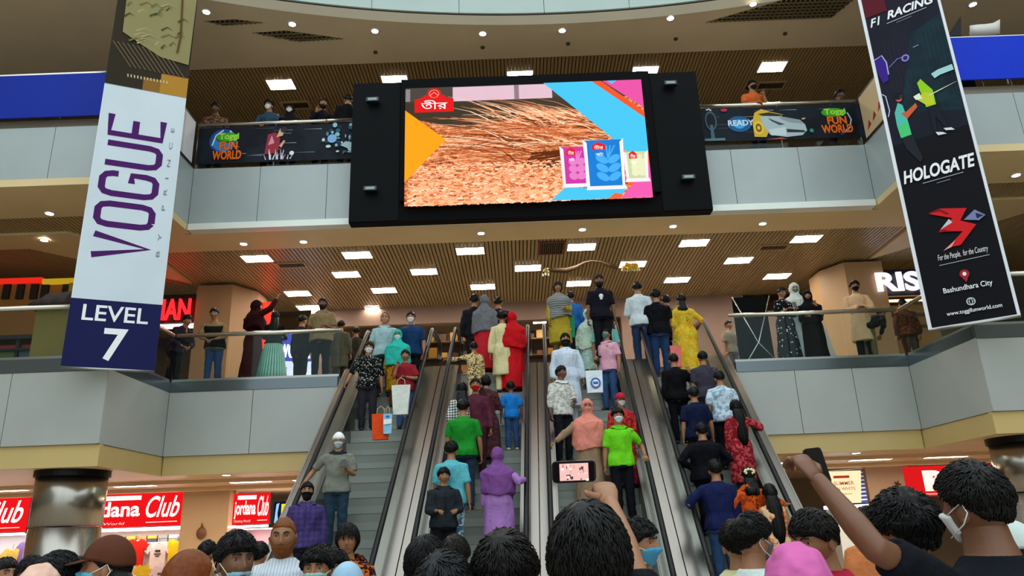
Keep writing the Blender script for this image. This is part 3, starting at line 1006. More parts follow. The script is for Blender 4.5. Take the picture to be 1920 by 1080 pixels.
def wheat_base():
    m = bpy.data.materials.new('lit_wheat_picture'); m.use_nodes = True
    nt = m.node_tree; nt.nodes.clear()
    o = nt.nodes.new('ShaderNodeOutputMaterial'); e = nt.nodes.new('ShaderNodeEmission'); tc = nt.nodes.new('ShaderNodeTexCoord')
    mp = nt.nodes.new('ShaderNodeMapping'); mp.inputs['Scale'].default_value = (1, 1, 1.6)
    n = nt.nodes.new('ShaderNodeTexNoise'); n.inputs['Scale'].default_value = 9; n.inputs['Detail'].default_value = 5; n.inputs['Distortion'].default_value = .8
    r = nt.nodes.new('ShaderNodeValToRGB')
    cols = [(0.30, '#4a2412'), (0.42, '#a85530'), (0.55, '#e08a58'), (0.72, '#ffc79a')]
    while len(r.color_ramp.elements) < 4: r.color_ramp.elements.new(.5)
    for el, (p, cc) in zip(r.color_ramp.elements, cols): el.position = p; el.color = lin(cc)
    nt.links.new(tc.outputs['Object'], mp.inputs[0]); nt.links.new(mp.outputs[0], n.inputs['Vector']); nt.links.new(n.outputs[0], r.inputs[0]); nt.links.new(r.outputs[0], e.inputs[0]); nt.links.new(e.outputs[0], o.inputs[0])
    e.inputs[1].default_value = 1.05
    return m


yi_ = lambda t: 1 - t      # picture coordinates counted from the top
pl.rect(0, 1, 0, 1, wheat_base())
pl.rect(0, 1, .86, 1, G('#4a443e')); pl.rect(0, .8, .76, .88, G('#453a30'))
pl.rect(.2, .62, .87, .995, G('#d9b7c4')); pl.rect(.46, .48, .87, .995, G('#8d7680')); pl.rect(0, .02, .88, .99, G('#8a7f86'))
rr = random.Random(11)
cols = [G(c, 1.0) for c in ('#ffb98a', '#e88b56', '#c9663a', '#8f4423', '#5d2d16', '#ffd9b4', '#a9582f')]
pl.poly([(0, .86), (.36, .86), (.5, .74), (.3, .6), (0, .74)], G('#3f372c'))
pl.poly([(.5, .42), (.66, .44), (.68, .28), (.52, .27)], G('#4a2c18'))
pl.lay += 1
for k in range(640):                                   # stalks and beards of the wheat sheaf
    t = rr.random()
    x0 = rr.uniform(.42, .86); y0 = rr.uniform(.30, .62) + (x0 - .6) * .12
    l = rr.uniform(.12, .4); dy = rr.uniform(-.05, .16) - (x0 - .6) * .1
    pts = [(x0 - l * s, y0 + dy * s + .05 * math.sin(s * 3) * (1 if k % 2 else .4)) for s in (0, .25, .5, .75, 1)]
    if k % 40 == 0: pl.lay += 1
    pl.stroke(pts, rr.uniform(.012, .04), rr.choice(cols), False, True)
for k in range(60):                                    # awns fanning up at the top
    x0 = rr.uniform(.34, .78); y0 = .70 + rr.uniform(-.04, .06) - (x0 - .5) * .1; l = rr.uniform(.08, .2)
    pl.stroke([(x0, y0), (x0 - l * .5, y0 + l * .5), (x0 - l, y0 + l * .75)], .018, cols[rr.choice((0, 5, 1))], k % 20 == 0, True)
for k in range(40):
    x0 = rr.uniform(.5, .7); y0 = rr.uniform(.3, .4)
    pl.stroke([(x0, y0), (x0 + .06, y0 + .01), (x0 + .14, y0 + .03)], .05, cols[rr.choice((3, 4))], k % 20 == 0, True)
for k in range(2200):                                   # bed of loose grain
    x0 = rr.uniform(.02, .66); y0 = rr.random() ** 1.3 * .33; s = .005 + .007 * (1 - y0 * 2.5)
    if k % 220 == 0: pl.lay += 1
    a0 = rr.uniform(-.6, .6)
    pl.stroke([(x0 - s * math.cos(a0), y0 - s * math.sin(a0)), (x0, y0), (x0 + s * math.cos(a0), y0 + s * math.sin(a0))], s * 3.4, rr.choice([cols[0], cols[0], cols[0], cols[1], cols[5], G('#f7a27a'), G('#f7a27a'), cols[2]]), False, False)
pl.poly([(0, yi_(.2)), (.17, yi_(.465)), (0, yi_(.81))], G('#ff9d1c'))
blue = G('#48bfe8')
pl.poly([(.585, 1), (.815, 1), (1, yi_(.30)), (1, yi_(.62)), (.955, yi_(.71)), (.845, yi_(.48))], blue)
pl.poly([(.79, 1), (.83, 1), (1, yi_(.28)), (1, yi_(.335))], G('#e8552e')); pl.poly([(.835, 1), (1, yi_(.25)), (1, 1)], G('#e052a0')); pl.poly([(.855, 1), (.875, yi_(.03)), (.895, 1)], blue)
pl.poly([(1, yi_(.62)), (.93, yi_(.75)), (.9, yi_(.9)), (1, yi_(.9))], G('#f0603a'))
pl.poly([(1, yi_(.72)), (.93, yi_(.88)), (.87, 0), (1, 0)], G('#e85aa8')); pl.poly([(.59, 0), (.65, yi_(.9)), (.9, yi_(.92)), (.86, 0)], blue)
pl.poly([(.82, 0), (.85, yi_(.955)), (.88, yi_(.97)), (.87, 0)], G('#f0603a'))


def sack(x0, x1, y0, y1, c, c2):
    w = x1 - x0
    pl.poly([(x0 - .01, y0), (x1 + .012, y0), (x1 + .008, y0 + .03), (x0 - .004, y0 + .03)], G('#e6e4ee'))
    pl.poly([(x0, y0 + .03), (x1, y0 + .03), (x1 - .003, (y0 + y1) / 2), (x1 + .004, y1 - .01), (x0 - .004, y1 - .01), (x0 + .003, (y0 + y1) / 2)], G(c))
    pl.poly([(x0 - .012, y1), (x0 + .004, y1 - .03), (x0 + .006, y0 + .02), (x0 - .004, y0 + .03)], G('#e9e6f2')); pl.poly([(x1 + .012, y1), (x1 - .004, y1 - .03), (x1 - .006, y0 + .02), (x1 + .004, y0 + .03)], G('#e9e6f2'))
    cx = (x0 + x1) / 2 + w * .1
    for k in range(3):
        yy_ = y0 + (y1 - y0) * (.18 + .17 * k)
        for s in (-1, 1):
            pl.ell(cx + s * w * .17, yy_ + .03, w * .2, .03, G(c2), 14, s * .6)
    for k in (-1, 0, 1):
        pl.stroke([(cx, y0 + (y1 - y0) * .6), (cx + k * w * .12 + w * .1, y0 + (y1 - y0) * .86)], .03, G(c2))
    ly = y0 + (y1 - y0) * .85; lx = x0 + w * .36
    pl.poly([(lx - w * .2, ly - .03), (lx + w * .2, ly - .03), (lx + w * .2, ly + .01), (lx, ly + .035), (lx - w * .2, ly + .01)], G('#d8252c'))
    pl.text('তীর', lx - w * .13, lx + w * .13, ly - .025, ly + .008, G('#ffffff'))
    pl.text('আটা', lx - w * .1, lx + w * .12, ly - .08, ly - .05, G('#ffffff'))


sack(.648, .742, .10, .445, '#c63a9c', '#dd7cc0'); sack(.905, .985, .125, .385, '#c8cf9a', '#dfe4ba'); sack(.745, .888, .07, .49, '#1f79cc', '#48a8ea')
# red emblem of the advertiser
lx, ly = .122, yi_(.155)
pl.poly([(lx - .082, ly - .075), (lx + .082, ly - .075), (lx + .082, ly + .035), (lx + .045, ly + .06), (lx + .04, ly + .075), (lx - .04, ly + .075), (lx - .045, ly + .06), (lx - .082, ly + .035)], G('#d81f1f'))
pl.ell(lx, ly + .085, .03, .05, G('#d81f1f'), 20)
pl.ell(lx, ly + .085, .022, .037, G('#ef7f6a'), 18); pl.ell(lx, ly + .085, .018, .031, G('#d81f1f'), 18)
pl.stroke([(lx - .016, ly + .07), (lx, ly + .1), (lx + .016, ly + .07)], .02, G('#f0a090'))
pl.text('তীর', lx - .055, lx + .055, ly - .05, ly + .03, G('#ffffff', 1.1))
pl.build('picture', sc)

# ---------------------------------------------------------------- printed banners along the upper balustrade
def stripes(pl, seed, n):
    rr = random.Random(seed)
    for k in range(n):
        x = rr.uniform(.05, .9); y = rr.uniform(.06, .95); l = rr.uniform(.05, .14)
        pl.stroke([(x + l, y), (x, y + .004)], .012, P_(rr.choice(['#59616c', '#8b96a0', '#aeb8c0'])), taper=True)


def fun_world(pl, x, y, w, h, globe):
    o_ = P_('#ef7418'); o2 = P_('#b93f10'); g_ = P_('#43a51f'); g2 = P_('#1c5c12')
    if globe:
        pl.ell(x + w * .36, y + h * .66, w * .44, h * .40, P_('#1c4f9c')); pl.ell(x + w * .38, y + h * .62, w * .36, h * .32, P_('#3c86c8'))
        pl.stroke([(x + w * .02, y + h * .5), (x + w * .12, y + h * .85), (x + w * .35, y + h * 1.02)], .03, P_('#d8e6f2')); pl.stroke([(x + w * .55, y + h * 1.0), (x + w * .74, y + h * .8)], .03, P_('#d8e6f2'))
    else:
        pl.stroke([(x + w * .9, y + h * .75), (x + w * .98, y + h * .5), (x + w * .9, y + h * .2), (x + w * .7, y + h * .02)], .03, P_('#b9c6ee'))
        pl.stroke([(x + w * .6, y - h * .04), (x + w * .9, y + h * .12)], .05, P_('#2a3f9c'), taper=True)
    pl.ell(x + w * .5, y + h * .76, w * .38, h * .18, g2); pl.ell(x + w * .48, y + h * .78, w * .34, h * .15, g_)
    pl.text('Toggi', x + w * .22, x + w * .86, y + h * .64, y + h * .92, P_('#9fe04a'), bold=.04)
    for a, b, d in ((o2, .05, .01), (o_, .02, 0)):
        pl.text('FUN', x + w * .27, x + w * .84, y + h * .34 - d, y + h * .62 - d, a, bold=b)
        pl.text('WORLD', x + w * .06, x + w * .98, y + h * .02 - d, y + h * .32 - d, a, bold=b)


def rail_banner(label, bl, br, tl, y):
    a = at(*bl, y); b = at(*br, y); c = at(*tl, y)
    pl = Plane(V((a.x, y, a.z)), V((1, 0, 0)), V((0, 0, 1)), b.x - a.x, c.z - a.z)
    r = empty('balustrade_banner', (a.x, y, a.z), label, 'banner')
    mb = MB(); mb.box(a.x, b.x, y + .002, y + .02, a.z, c.z); mb.build('sheet', M('#14161d', .35), r)
    return pl, r


pl, r = rail_banner('dark printed balustrade banner with globe lettering and a red figure, left of the screen', (366, 308), (662, 297), (372, 241), 14.95)
pl.rect(.0, 1, 0, 1, M('#14171f', .6, 0, 'mottle', '#1d2530', .7, spec=.12))
stripes(pl, 2, 16)
x0, y0 = q_of(pl, 394, 300); x1, y1 = q_of(pl, 458, 243)
fun_world(pl, x0, .08, x1 - x0, .82, True)
cx = q_of(pl, 515, 270)[0]
pl.poly([(cx - .06, .2), (cx - .045, .75), (cx, .8), (cx + .035, .62), (cx + .03, .4), (cx + .02, .22)], P_('#9c3346')); pl.poly([(cx - .04, .45), (cx - .02, .72), (cx + .0, .5)], P_('#dc9aa6'))
pl.poly([(cx + .01, .66), (cx + .03, .9), (cx + .06, .85), (cx + .05, .7)], P_('#d9ae84')); pl.ell(cx + .055, .86, .022, .08, P_('#37323a'), 14)
pl.poly([(cx + .03, .42), (cx + .06, .58), (cx + .068, .54), (cx + .045, .36)], P_('#e0a492'))
rr = random.Random(5)
for k in range(16):
    a0 = rr.uniform(-.05, .11); pl.stroke([(cx + a0, .04), (cx + a0 * 1.1 + rr.uniform(-.02, .02), rr.uniform(.15, .34))], .03, P_(rr.choice(['#e6dbe8', '#c9b3cc', '#f0eaf2'])), taper=True)
pl.ell(cx + .115, .2, .015, .06, P_('#ece4ee'), 12)
for k in range(34):
    x = .78 + .22 * rr.random() ** .6; y = rr.uniform(.15, .95); pl.ell(x, y, rr.uniform(.004, .02), rr.uniform(.02, .07), P_(rr.choice(['#2f5f7c', '#4f8aa2', '#8fc0cc', '#24485e', '#b9d8e2'])), 9)
pl.ell(.865, .55, .03, .12, P_('#7fb2e0'), 16); pl.poly([(.92, .35), (1, .2), (1, .42), (.95, .46)], P_('#a8c8ca'))
pl.build('print', r)

pl, r = rail_banner('dark printed balustrade banner with a silver and yellow car, right of the screen', (1316, 267), (1636, 256), (1312, 205), 14.95)
pl.rect(0, 1, 0, 1, M('#10141c', .6, 0, 'mottle', '#16222c', .7, spec=.12))
stripes(pl, 9, 14)
x0 = q_of(pl, 1536, 240)[0]; x1 = q_of(pl, 1600, 240)[0]
fun_world(pl, x0, .12, x1 - x0, .82, False)
x0 = q_of(pl, 1366, 240)[0]; x1 = q_of(pl, 1408, 240)[0]
pl.ell((x0 + x1) / 2, .5, .07, .24, P_('#1d5d90'), 20); pl.ell((x0 + x1) / 2, .5, .035, .14, P_('#4aa4dc'), 16)
pl.text('READY', x0, x1 + .02, .45, .62, P_('#d9e4ee'), bold=.02)
cx = q_of(pl, 1412, 240)[0]; cw = q_of(pl, 1512, 240)[0] - cx
C = lambda pts, c: pl.poly([(cx + a * cw, b) for a, b in pts], P_(c, .3))
C([(0, .1), (0, .55), (.06, .82), (.2, .93), (.36, .84), (.6, .74), (.3, .3), (.22, .08)], '#d8b03a')
C([(.16, .68), (.3, .74), (.62, .66), (.86, .56), (.98, .42), (1, .24), (.9, .1), (.6, .06), (.3, .14), (.2, .4)], '#aebfc4')
C([(.12, .78), (.34, .82), (.62, .72), (.5, .69), (.2, .72)], '#38342c'); C([(.3, .66), (.42, .56), (.6, .44), (.5, .42), (.36, .55)], '#3a5256')
C([(.62, .3), (.95, .24), (.96, .18), (.62, .2)], '#2a3438'); C([(.5, .7), (.9, .56), (.97, .44), (.7, .5), (.55, .6)], '#8f9ea4'); C([(.28, .3), (.6, .36), (.6, .1), (.32, .12)], '#c9d8da')
pl.ell(cx + .1 * cw, .36, .03, .21, P_('#e8c44a'), 18); pl.ell(cx + .1 * cw, .36, .018, .13, P_('#7a5d18'), 16); pl.ell(cx + .1 * cw, .36, .009, .06, P_('#e8c44a'), 12)
C([(.93, .6), (1.0, .62), (1.0, .58), (.94, .56)], '#c8b888')
C([(.2, .0), (.5, .05), (.6, .0)], '#a85a48')
rx = q_of(pl, 1334, 240)[0]
pl.ell(rx, .62, .035, .3, P_('#3d5666'), 20); pl.ell(rx, .62, .026, .23, P_('#141c24'), 18); pl.stroke([(rx - .02, .95), (rx - .005, .98), (rx + .01, .93)], .03, P_('#d0dce2')); pl.poly([(rx - .012, .05), (rx + .012, .05), (rx + .008, .5), (rx - .008, .5)], P_('#4a6472'))
pl.rect(rx - .05, rx + .07, .02, .09, P_('#5a8088')); pl.ell(rx + .085, .93, .02, .05, P_('#b03048'), 12); pl.ell(q_of(pl, 1522, 250)[0], .22, .012, .06, P_('#2f8f86'), 12)
pl.build('print', r)

# small posters on the returns and blue parapets beside the upper gallery
def upper_rail(label, p0, p1, z):
    r = empty('chrome_handrail', (*p0, z), label, 'handrail')
    mb = MB(); mb.tube([V((*p0, z)), V((*p1, z))], .045, 12); mb.build('tube', M('#d6d0c4', .22, .9), r)
    d = V((p1[0] - p0[0], p1[1] - p0[1], 0)); n = max(1, round(d.length / 1.7))
    for i in range(n + 1):
        p = V((*p0, z)) + d * (i / n)
        mb = MB(); mb.tube([V((p.x, p.y + .03, 9.6)), p], .02, 8); mb.build('post', STEEL, r)


upper_rail('chrome handrail above the printed banner left of the screen', (XL + .02, 15.0), (-3.5, 15.0), 10.72)
upper_rail('chrome handrail above the car banner right of the screen', (4.4, 15.0), (XR - .02, 15.0), 10.74)
upper_rail('chrome handrail over the blue board at the left edge', (-XO + 2, 12.66), (XL - .06, 12.66), 10.56)
upper_rail('chrome handrail over the blue board at the right edge', (XR + .06, 12.66), (XO - 2, 12.66), 10.64)
mb = MB(); mb.box(-XO + 2, XL - .1, 12.55, 12.58, 9.55, 10.5)
mb.build('parapet_board', M('#0a2a9c', .5, spec=.15), label='plain blue parapet board at the left, behind the white hanging banner', cat='parapet board')
mb = MB(); mb.box(XR + .1, XO - 2, 12.55, 12.58, 9.64, 10.6)
mb.build('parapet_board', M('#0a36d0', .5, spec=.15), label='plain blue parapet board at the right, behind the black hanging banner', cat='parapet board')
for lab, x, s, col in (('narrow light poster with a person on the short side left of the screen', XL + .03, 1, '#c9c4c4'), ('narrow cream poster with red lettering on the short side right of the screen', XR - .03, -1, '#cdb48c')):
    pl = Plane((x, 12.95 if s > 0 else 14.85, 9.63), (0, s, 0), (0, 0, 1), 1.9, 1.08)
    r = empty('poster', pl.o, lab, 'poster')
    mb = MB(); mb.box(x - .02 * s, x - .002 * s, 12.95, 14.85, 9.62, 10.73); mb.build('board', M('#22252c', .4), r)
    pl.rect(.03, .97, .03, .97, P_(col)); pl.rect(.72, .97, .03, .97, P_('#dcdce0' if s > 0 else '#20242c'))
    if s > 0:
        pl.ell(.45, .68, .12, .2, P_('#1c1618')); pl.ell(.45, .66, .07, .13, P_('#c08a68')); pl.poly([(.25, .1), (.3, .42), (.45, .52), (.62, .42), (.66, .1)], P_('#b9865e')); pl.text('SALON', .08, .6, .06, .2, P_('#d06a2a'), bold=.03) if False else pl.poly([(.1, .06), (.2, .2), (.3, .08), (.4, .2), (.52, .06)], P_('#d0622a'))
    else:
        for k in range(4): pl.poly([(.1 + k * .14, .15 + k * .06), (.2 + k * .14, .2 + k * .06), (.16 + k * .14, .34 + k * .06)], P_('#a5321f'))
    pl.build('print', r)
# glass strip under the printed banners
for lab, a, b in (('low glass strip under the globe-lettered balustrade banner', XL + .02, -3.45), ('low glass strip under the car balustrade banner', 4.36, XR - .02)):
    mb = MB(); mb.box(a, b, 15.02, 15.04, 9.62, 10.68)
    mb.build('glass_strip', GLASS, label=lab, cat='glass strip')

# ---------------------------------------------------------------- middle gallery shop signs
def sign(label, x0, x1, y, z0, z1, col, emit=None, name='shop_sign', depth=.12):
    r = empty(name, ((x0 + x1) / 2, y, z0), label, 'sign')
    mb = MB(); mb.box(x0, x1, y + .004, y + depth, z0, z1); mb.build('sign_box', M('#2a2422', .5), r)
    pl = Plane((x0, y, z0), (1, 0, 0), (0, 0, 1), x1 - x0, z1 - z0)
    pl.rect(0, 1, 0, 1, glow(col, emit) if emit else P_(col))
    return pl, r


def solid_text(parent, body, x0, x1, y, z0, z1, m, d=.05, bold=.02, shear=0, name='letters'):
    t, _ = text_mb(body, bold, shear)
    mb = MB()
    lo = [V((x0 + p.x * (x1 - x0), y, z0 + p.y * (z1 - z0))) for p in t.v]
    mb.add(lo, t.f); n = len(lo)
    cu = {}
    for f in t.f:
        for i in range(len(f)):
            e = (f[i], f[(i + 1) % len(f)]); cu[tuple(sorted(e))] = cu.get(tuple(sorted(e)), 0) + 1
    mb.add([p + V((0, d, 0)) for p in lo], [tuple(reversed(f)) for f in t.f])
    for (a, b), k in cu.items():
        if k == 1: mb.f.append([a, b, n + b, n + a]); mb.m.append(0); mb.s.append(False)
    return mb.build(name, m, parent)


a = at(285, 606, 18.6); b = at(386, 550, 18.6)
r = empty('neon_sign', (a.x, 18.6, a.z), 'black shop sign with glowing red letters beside the white hanging banner', 'sign')
mb = MB(); mb.box(a.x - 1.2, b.x, 18.62, 18.75, a.z, b.z); mb.build('sign_box', M('#0b0606', .4), r)
solid_text(r, 'MAN', at(283, 600, 18.5).x, at(354, 600, 18.5).x, 18.5, at(330, 599, 18.5).z, at(330, 560, 18.5).z, glow('#ff1a1e', 3.0))
a = at(1636, 556, 18.6); b = at(1760, 502, 18.6)
r = empty('lit_sign', (a.x, 18.6, a.z), 'black shop sign with glowing white RIS letters beside the black hanging banner', 'sign')
mb = MB(); mb.box(a.x, b.x, 18.62, 18.75, a.z, b.z); mb.build('sign_box', M('#0c0a12', .4), r)
solid_text(r, 'RISE', at(1648, 548, 18.5).x, at(1762, 540, 18.5).x, 18.5, at(1660, 546, 18.5).z, at(1660, 510, 18.5).z, glow('#f4eaff', 1.3), bold=.03)
# lit shop window under it
a = at(1640, 668, 18.7); b = at(1760, 556, 18.7)
r = empty('shop_window', (a.x, 18.7, a.z), 'orange-lit shop window under the white RIS letters', 'shop window')
mb = MB(); mb.box(a.x, b.x, 18.95, 19.0, 4.8, b.z); mb.build('back_panel', M('#b98a48', .5), r)
for k in range(3):
    mb = MB(); z = b.z - .12 - k * .32; mb.box(a.x + .05, b.x - .05, 18.75, 18.95, z, z + .04); mb.build('shelf', M('#6b4a22', .5), r)
mb = MB(); mb.box(a.x + .02, b.x, 18.74, 18.78, b.z - .09, b.z - .03); mb.build('light_strip', glow('#ffc878', 5), r)
rr = random.Random(4)
for k in range(3):
    for j in range(7):
        mb = MB(); x = a.x + .1 + j * .16; z = b.z - .08 - (k + 1) * .32
        mb.box(x, x + rr.uniform(.08, .13), 18.78, 18.92, z, z + rr.uniform(.08, .2))
        mb.build('goods_box', M(rr.choice(['#d98a2a', '#a8571c', '#e0b04a', '#7a3a1a']), .5), r)
# bluish white lit sign behind the person in the khaki polo
a = at(520, 716, 20.2); b = at(588, 622, 20.2)
r = empty('lit_sign', (a.x, 20.2, a.z), 'white glowing shop sign with blue script behind the person in khaki polo', 'sign')
pl = Plane((a.x, 20.2, a.z), (1, .25, 0), (0, 0, 1), (b.x - a.x) * 1.03, b.z - a.z)
mb = MB(); o, u, v, n = pl.o, pl.u * pl.w, pl.v * pl.h, pl.n
mb.hexa([o - n * .01, o + u - n * .01, o + u - n * .1, o - n * .1, o + v - n * .01, o + u + v - n * .01, o + u + v - n * .1, o + v - n * .1]); mb.build('sign_box', M('#d8d8e4', .4), r)
pl.rect(0, 1, 0, 1, glow('#dfe2ff', 1.0)); pl.rect(0, 1, .42, .98, glow('#4a50c0', .9))
pl.text('wonder', .02, .98, .5, .9, glow('#ffffff', 1.8), bold=.03, skew=-.04)
for k in range(4): pl.rect(.08 + k * .24, .24 + k * .24, .02, .3 - .04 * (k % 2), glow(['#9aa0b4', '#f4f4ff', '#6a6f86', '#f4f4ff'][k], .9))
pl.build('lit_face', r)
mb = MB(); mb.box(a.x, b.x, 20.25, 20.6, 4.8, a.z); mb.build('counter', M('#d8d8e0', .4), r)
# red lit upright panel at the mouth of the side shop, and a white light box under the red letters
a = at(489, 640, 19.6); b = at(509, 566, 19.6)
r = empty('red_light_box', (a.x, 19.6, a.z), 'upright red glowing panel between the maroon dress and the mint skirt', 'lit panel')
mb = MB(); mb.box(a.x, b.x, 19.6, 19.68, 4.8, b.z); mb.build('panel', glow('#ff2418', 3.5), r)
mb = MB(); mb.box(a.x - .03, b.x + .03, 19.68, 19.75, 4.8, b.z + .03); mb.build('backing', M('#2a1010', .5), r)
a = at(290, 616, 18.9); b = at(372, 604, 18.9)
mb = MB(); mb.box(a.x, b.x, 18.9, 19.0, a.z, b.z)
mb.build('light_box', glow('#fff0e0', 1.6), label='long white light box under the glowing red letters', cat='light box')
# festoon of gilt drops under the ceiling
r = empty('festoon', at(1100, 497, 17.3), 'dark festoon garland with a gold drop cluster under the ceiling lights', 'garland')
mb = MB(); mb.tube([at(px, py, 17.3) for px, py in ((1022, 506), (1040, 507), (1062, 507), (1080, 501), (1096, 492), (1110, 489), (1128, 491), (1142, 497), (1158, 503))], [.03, .06, .07, .05, .025, .02, .025, .05, .04], 8); mb.build('garland', M('#4a3418', .7), r)
rr = random.Random(6)
for name, c0, w, n, col in (('gold_cluster', (1183, 500), 16, 16, '#d8a820'), ('gold_cluster', (1023, 509), 5, 5, '#c8b070')):
    mb = MB()
    for k in range(n):
        p = at(c0[0] + rr.uniform(-w, w), c0[1] + rr.uniform(-4, 4), 17.3); mb.ball(p, rr.uniform(.04, .07), 8, 6)
    f = mb.build(name, M(col, .35, .3), r)
    mb = MB()
    for k in range(max(3, n // 2)):
        p = at(c0[0] - w + 2 * w * k / max(2, n // 2 - 1), c0[1] + 6 + rr.uniform(-1, 1), 17.3); mb.ball(p, (.025, .025, .04), 8, 6)
    mb.build('pearl_drops', M('#f0e8d4', .3), f)
mb = MB(); q = at(1100, 490, 17.3); mb.tube([q, V((q.x, q.y, 8.17))], .006, 6); mb.build('cord', DARK, r)
a = at(1545, 676, 15.9); b = at(1562, 604, 15.9)
mb = MB(); mb.hexa([V((a.x, 15.9, 4.81)), V((b.x, 15.9, 4.81)), V((b.x, 15.93, 4.81)), V((a.x, 15.93, 4.81)), V((a.x - .12, 16.05, b.z)), V((b.x - .14, 16.05, b.z)), V((b.x - .14, 16.08, b.z)), V((a.x - .12, 16.08, b.z))])
mb.build('banner_stand', M('#d4d2cc', .5), label='narrow white leaning stand between the black abaya and the cream kurta', cat='banner stand')
# shop shelving in the depth behind the escalator heads
r = empty('display_shelf', (-2.4, 24.4, 4.8), 'orange-lit goods shelf deep in the shop behind the escalator heads', 'shelf')
mb = MB(); mb.box(-5.2, 3.0, 24.5, 24.6, 4.8, 8.1); mb.build('back_board', M('#4a321e', .6), r)
rr = random.Random(8)
for k in range(3):
    z = 7.75 - k * .55
    mb = MB(); mb.box(-5.2, 3.0, 24.1, 24.5, z - .04, z); sh = mb.build('shelf_board', M('#7a5a34', .5), r)
    for j in range(22):
        x = -5.0 + j * .36
        mb = MB(); h = rr.uniform(.12, .36); mb.box(x, x + rr.uniform(.16, .3), 24.15, 24.4, z, z + h); mb.build('goods_box', M(rr.choice(['#c9862c', '#8d4f1e', '#d9a850', '#5a3a22', '#a06a2a']), .5), sh)
for i, (px, py) in enumerate([(742, 600), (838, 596), (925, 600), (1012, 604), (870, 578), (698, 577)]):
    p = at(px, py, 23.6) if i < 4 else atz(px, py, 8.15)
    light_panel((p.x, p.y, p.z), 'small lamp in the shop behind the escalator heads, ' + NTH[i] + ' of its row', .42, .2, 'shop lamps behind the escalators')
# plaque-framed dark panel in the ceiling under the screen
# left wing shop: dark counter, ochre front with black openings, red strip
r = empty('ochre_shop', (-12.5, 16.6, 4.8), 'ochre shop front with black openings under a red strip at the left edge', 'shop front')
a = at(-60, 590, 16.6); b = at(140, 522, 16.6)
mb = MB(); mb.box(-16, b.x + .6, 16.62, 16.75, 4.8, b.z); mb.build('wall_panel', M('#a0672a', .5), r)
for px in (10, 36, 62, 82, 122):
    c = at(px - 9, 560, 16.55); d = at(px + 9, 532, 16.55)
    mb = MB(); mb.box(c.x, d.x, 16.56, 16.62, c.z, d.z); mb.build('opening', M('#140c08', .5), r)
c = at(-60, 533, 16.5); d = at(78, 524, 16.5); mb = MB(); mb.box(c.x - 1, d.x, 16.5, 16.6, c.z, d.z + .06); mb.build('red_strip', glow('#e02818', .9), r)
c = at(78, 532, 16.5); d = at(137, 521, 16.5); mb = MB(); mb.box(c.x, d.x, 16.5, 16.6, c.z, d.z); mb.build('yellow_strip', glow('#e0b428', .55), r)
c = at(108, 620, 16.5); d = at(140, 530, 16.5); mb = MB(); mb.box(d.x - .12, d.x, 16.5, 16.6, 4.8, d.z); mb.build('yellow_post', M('#b8922a', .5), r)
a = at(-40, 690, 13.6); b = at(88, 603, 13.6)
r = empty('display_counter', (a.x, 13.6, 4.8), 'black-framed glass display counter behind the railing at the left edge', 'counter')
mb = MB(); mb.box(a.x - .5, b.x, 13.6, 14.3, 4.82, 4.92); mb.box(a.x - .5, b.x, 13.55, 14.35, 5.42, 5.5); mb.box(a.x - .5, b.x, 13.55, 14.35, 5.2, 5.24); mb.build('frame', M('#15161a', .4), r)
for k in range(4):
    x = b.x - .1 - k * .42
    mb = MB(); mb.box(x - .34, x, 13.62, 13.64, 4.92, 5.2); mb.build('pane', M(['#3f5a66', '#56663c', '#2f3a34', '#4a4a30'][k], .15), r)
    mb = MB(); mb.box(x, x + .06, 13.6, 13.66, 4.92, 5.42); mb.build('upright', M('#15161a', .4), r)
mb = MB(); mb.box(a.x - .4, b.x - .3, 13.7, 14.2, 5.26, 5.34); mb.build('stock', M('#a02420', .6), r)
# dark sheet thrown over goods above the counter
p0, p1 = at(62, 582, 13.0), at(138, 546, 13.0)
mb = MB()
rings = []
for k in range(12):
    t = k / 11; x = p0.x + (p1.x - p0.x) * t; top = p0.z + (p1.z - p0.z) * (.35 + .6 * min(1, t * 3) + .05 * math.sin(t * 9))
    rings.append([V((x, 12.85, p0.z)), V((x, 12.83 - .03 * math.sin(t * 20), (p0.z + top) / 2)), V((x, 13.0, top)), V((x, 13.25, top - .02)), V((x, 13.4, p0.z))])
r = empty('covered_goods', (p0.x, 12.9, 4.8), 'dark brown sheet thrown over goods behind the railing beside the white banner', 'sheet')
mb.loft(rings, 0, True); mb.build('dust_sheet', M('#2a1712', .7), r)
mb = MB(); mb.box(p0.x + .1, p1.x, 12.95, 13.35, 4.8, p0.z + .02); mb.build('goods_stack', M('#7d6a2c', .6), r)
c = at(96, 640, 14.6); d = at(135, 590, 14.6)
mb = MB(); mb.tube([V((c.x + .4, 14.6, 4.8)), V((c.x + .42, 14.6, 5.3)), V((c.x + .4, 14.6, 5.9))], [.42, .38, .25], 12)
mb.build('bean_bag', M('#b08a34', .7), label='large mustard yellow sack behind the glass at the left gallery', cat='sack')
# dark boards and a white cloth above the right blue board
c = at(1778, 68, 13.0); d = at(1802, 30, 13.0)
r = empty('display_stand', (c.x, 13.1, 9.6), 'black slanted board standing behind the blue board at the right edge', 'display stand')
mb = MB(); mb.prism([c, at(1802, 68, 13.0), d], (.0, .08, 0)); mb.build('board', BLACK, r)
mb = MB(); mb.box(c.x, c.x + .3, 13.0, 13.08, 9.6, c.z); mb.build('stand', BLACK, r)
c = at(1818, 68, 13.1); d = at(1875, 64, 13.1)
r = empty('cloth_screen', (c.x, 13.1, 9.6), 'white cloth screen stretched behind the blue board at the right edge', 'cloth screen')
mb = MB()
mb.loft([[at(px, p_y, 13.1), at(px, p_y, 13.14), at(px, p_z, 13.14), at(px, p_z, 13.1)] for px, p_y, p_z in ((1818, 68, 48), (1832, 67, 46), (1848, 66, 45), (1862, 65, 43), (1875, 64, 36))], 0, True)
